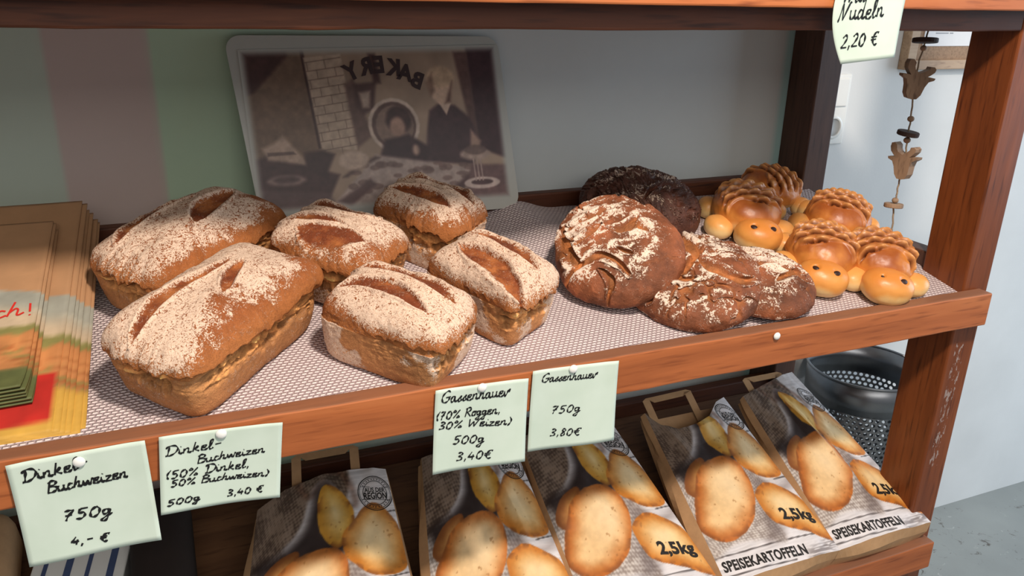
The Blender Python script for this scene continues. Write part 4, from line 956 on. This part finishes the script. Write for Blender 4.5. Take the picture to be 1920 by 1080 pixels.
# ================================================================== METAL BIN
def bin_(cx_, cy_, z0, z1, r0, r1):
    t = thing('waste_bin', 'perforated steel waste bin standing on the floor behind the right post', 'bin', (cx_, cy_, z0))
    H = z1 - z0
    def rad(z): return r0 + (r1 - r0) * z / H
    nseg = 58
    def band(za, zb_): 
        V = []; F = []; n = 58
        for z in (za, zb_):
            for k in range(n): a = 2 * PI * k / n; V.append((rad(z) * math.cos(a), rad(z) * math.sin(a), z))
        for k in range(n): F.append((k, (k + 1) % n, n + (k + 1) % n, n + k))
        return V, F
    V, F = band(H - .085, H); mesh_np('rim_band', V, F, METAL, t).modifiers.new('t', 'SOLIDIFY').thickness = .0015
    V, F = band(0, .06); mesh_np('base_band', V, F, METAL, t).modifiers.new('t', 'SOLIDIFY').thickness = .0015
    V = []; F = []; rows = int((H - .145) / .0135); dz = (H - .145) / rows
    for i in range(rows):
        for k in range(nseg):
            a0 = 2 * PI * (k + .5 * (i % 2)) / nseg; da = 2 * PI / nseg; zc = .06 + dz * (i + .5); b = len(V)
            gap = (k % 29 == 0)
            for m in range(8):      # outer square ring
                an = 2 * PI * m / 8; s = max(abs(math.cos(an)), abs(math.sin(an))); x_, y_ = math.cos(an) / s * .5, math.sin(an) / s * .5
                a = a0 + da * x_; z = zc + dz * y_; V.append((rad(z) * math.cos(a), rad(z) * math.sin(a), z))
            if gap: F.append(tuple(range(b, b + 8))); continue
            for m in range(8):
                an = 2 * PI * m / 8; a = a0 + da * .34 * math.cos(an); z = zc + dz * .36 * math.sin(an); V.append((rad(z) * math.cos(a), rad(z) * math.sin(a), z))
            for m in range(8): F.append((b + m, b + (m + 1) % 8, b + 8 + (m + 1) % 8, b + 8 + m))
    o = mesh_np('perforated_wall', V, F, METAL, t, smooth=False)
    V, F = tube([((r1 + .001) * math.cos(2 * PI * k / 48), (r1 + .001) * math.sin(2 * PI * k / 48), H) for k in range(49)], .0035, 8); mesh_np('rolled_rim', V, F, METAL, t)
    V, F = lathe([(.0001, .004), (r0 - .001, .004), (r0 - .001, .0), (.0001, .0)], 40); mesh_np('base_plate', V, F, METAL, t)
bin_(1.655, .590, -1.20, -.470, .125, .148)

# ================================================================== WALL: light switch + socket, framed notice
c0 = (1.556, .75, .10)
sw = thing('switch_and_socket', 'white switch above a round socket on the wall behind the rack', 'switch', c0)
box('frame_plate', (1.515, .741, .106), (1.597, .7499, .281), WHITE, sw, .003, c0)
box('rocker', (1.524, .736, .202), (1.588, .742, .272), WHITE, sw, .003, c0)
V, F = lathe([(.0215, .0), (.0215, -.004), (.0235, -.005), (.029, -.005), (.030, -.003), (.030, .0)], 28, (1.556, .741, .150), 'Y'); mesh_np('socket_ring', V, F, WHITE, sw, off=c0)
V, F = lathe([(.0001, -.0006), (.0205, -.0006), (.0215, -.0030)], 28, (1.556, .7405, .150), 'Y'); mesh_np('socket_well', V, F, plain('socket_shade_grey', (190, 192, 192), .5), sw, off=c0)
c0 = (2.05, .75, .29)
fr = thing('framed_notice', 'pale wooden frame with cork mount and white sheet on the wall', 'picture frame', c0)
FX0, FX1, FZ0, FZ1 = 1.752, 2.36, .290, .74
box('frame_side', (FX0, .722, FZ0), (FX0 + .030, .7495, FZ1), PALEWOOD, fr, .002, c0); box('frame_side', (FX1 - .03, .722, FZ0), (FX1, .7495, FZ1), PALEWOOD, fr, .002, c0)
box('frame_side', (FX0 + .030, .724, FZ0), (FX1 - .03, .7495, FZ0 + .024), PALEWOOD, fr, .002, c0); box('frame_side', (FX0 + .030, .724, FZ1 - .024), (FX1 - .03, .7495, FZ1), PALEWOOD, fr, .002, c0)
box('cork_mount', (FX0 + .029, .738, FZ0 + .023), (FX1 - .029, .746, FZ1 - .023), CORK, fr, 0, c0)
box('notice_sheet', (1.812, .7355, .348), (2.27, .7378, .69), PAPERW, fr, 0, c0)
for k, (a, b) in enumerate(((.0, .045), (.05, .062))): box('print_line', (1.85 + a, .7350, .379), (1.85 + b, .7356, .3815), plain('grey_print', (150, 152, 158), .7), fr, 0, c0)

# ================================================================== HANGING REINDEER STRING
c0 = (1.2265, .222, .47)
hg = thing('reindeer_garland', 'jute string hung with wooden reindeer heads and discs in the side opening', 'hanging decoration', c0)
def hp(y, z): return (1.2265, y, z)
pts = [hp(.221, .472), hp(.221, .408), hp(.223, .384), hp(.228, .352), hp(.226, .325), hp(.226, .294), hp(.222, .254), hp(.222, .228), hp(.220, .205), hp(.218, .184), hp(.221, .150), hp(.222, .128), hp(.221, .110), hp(.224, .098), hp(.219, .07), hp(.217, .046)]
sm = [(1.2265 + .0008 * math.sin(i * 1.7), a, b) for i, (a, b) in enumerate(catmull([(q_[1], q_[2]) for q_ in pts], 5))]
V, F = tube(sm, .0016, 6); mesh_np('string', V, F, TWINE, hg, off=c0)
def disc(y, z, r, tilt, mat):
    V, F = lathe([(.0001, -.004), (r - .001, -.004), (r, -.003), (r, .003), (r - .001, .004), (.0001, .004)], 22); R_ = Matrix.Rotation(math.radians(tilt), 3, 'X') @ Matrix.Rotation(math.radians(4), 3, 'Y')
    mesh_np('wooden_disc', [tuple(R_ @ Vector(v_) + Vector((1.2265, y, z))) for v_ in V], F, mat, hg, smooth=False, off=c0)
disc(.223, .392, .021, -6, BURNT); disc(.222, .231, .019, 6, BURNT); disc(.224, .097, .017, -4, PLY)
for y, z, r in ((.2235, .379, .0055), (.222, .257, .0060), (.2215, .219, .0062), (.2225, .107, .0060)):
    V, Q, _, _ = ellip(7, r, r, r * .9, 2.0, 1, 0); mesh_np('bead', V + np.array((1.2265, y, z)), Q, PLY, hg, off=c0)
RE = [(0, -.042), (.012, -.040), (.020, -.028), (.024, -.006), (.030, .008), (.043, .014), (.045, .020), (.030, .021), (.022, .020), (.030, .026), (.038, .034), (.040, .042), (.034, .048), (.024, .047), (.022, .040), (.014, .034), (.006, .030),
      (0, .026), (-.006, .030), (-.014, .034), (-.018, .042), (-.018, .052), (-.026, .060), (-.035, .058), (-.038, .048), (-.036, .036), (-.028, .026), (-.022, .020), (-.030, .021), (-.044, .020), (-.043, .014), (-.030, .008), (-.024, -.006), (-.020, -.028), (-.012, -.040)]
def reindeer(y, z, sc, yaw, roll):
    n = len(RE); Rm = Matrix.Rotation(math.radians(yaw), 3, 'Z') @ Matrix.Rotation(math.radians(roll), 3, 'Y'); V = []
    for d in (-.008, .008):
        for a, b in RE: V.append(tuple(Rm @ Vector((a * sc, d, b * sc)) + Vector((1.2265, y, z))))
    bm = bmesh.new(); vs = [bm.verts.new(v_) for v_ in V]; f1 = bm.faces.new(vs[:n]); f2 = bm.faces.new(vs[n:][::-1])
    for i in range(n): bm.faces.new((vs[i], vs[n + i], vs[n + (i + 1) % n], vs[(i + 1) % n]))
    bmesh.ops.recalc_face_normals(bm, faces=bm.faces); bmesh.ops.triangulate(bm, faces=[f1, f2])
    from_bm('reindeer_head', bm, PLY, hg, False, c0)
reindeer(.228, .319, .66, -24, 8); reindeer(.218, .176, .66, -84, -6)
for k, (dy, dz, ax) in enumerate(((.0, .040, 0), (-.006, .036, 60), (.006, .036, 120))):
    R_ = Matrix.Rotation(math.radians(ax), 3, 'Z') @ Matrix.Rotation(math.radians(60), 3, 'X')
    V, F = tube([tuple(R_ @ Vector((.008 * math.cos(2 * PI * q_ / 16), .008 * math.sin(2 * PI * q_ / 16), 0)) + Vector((1.2265 + dy, .216, dz))) for q_ in range(17)], .0009, 5); mesh_np('wire_loop', V, F, METAL, hg, off=c0)
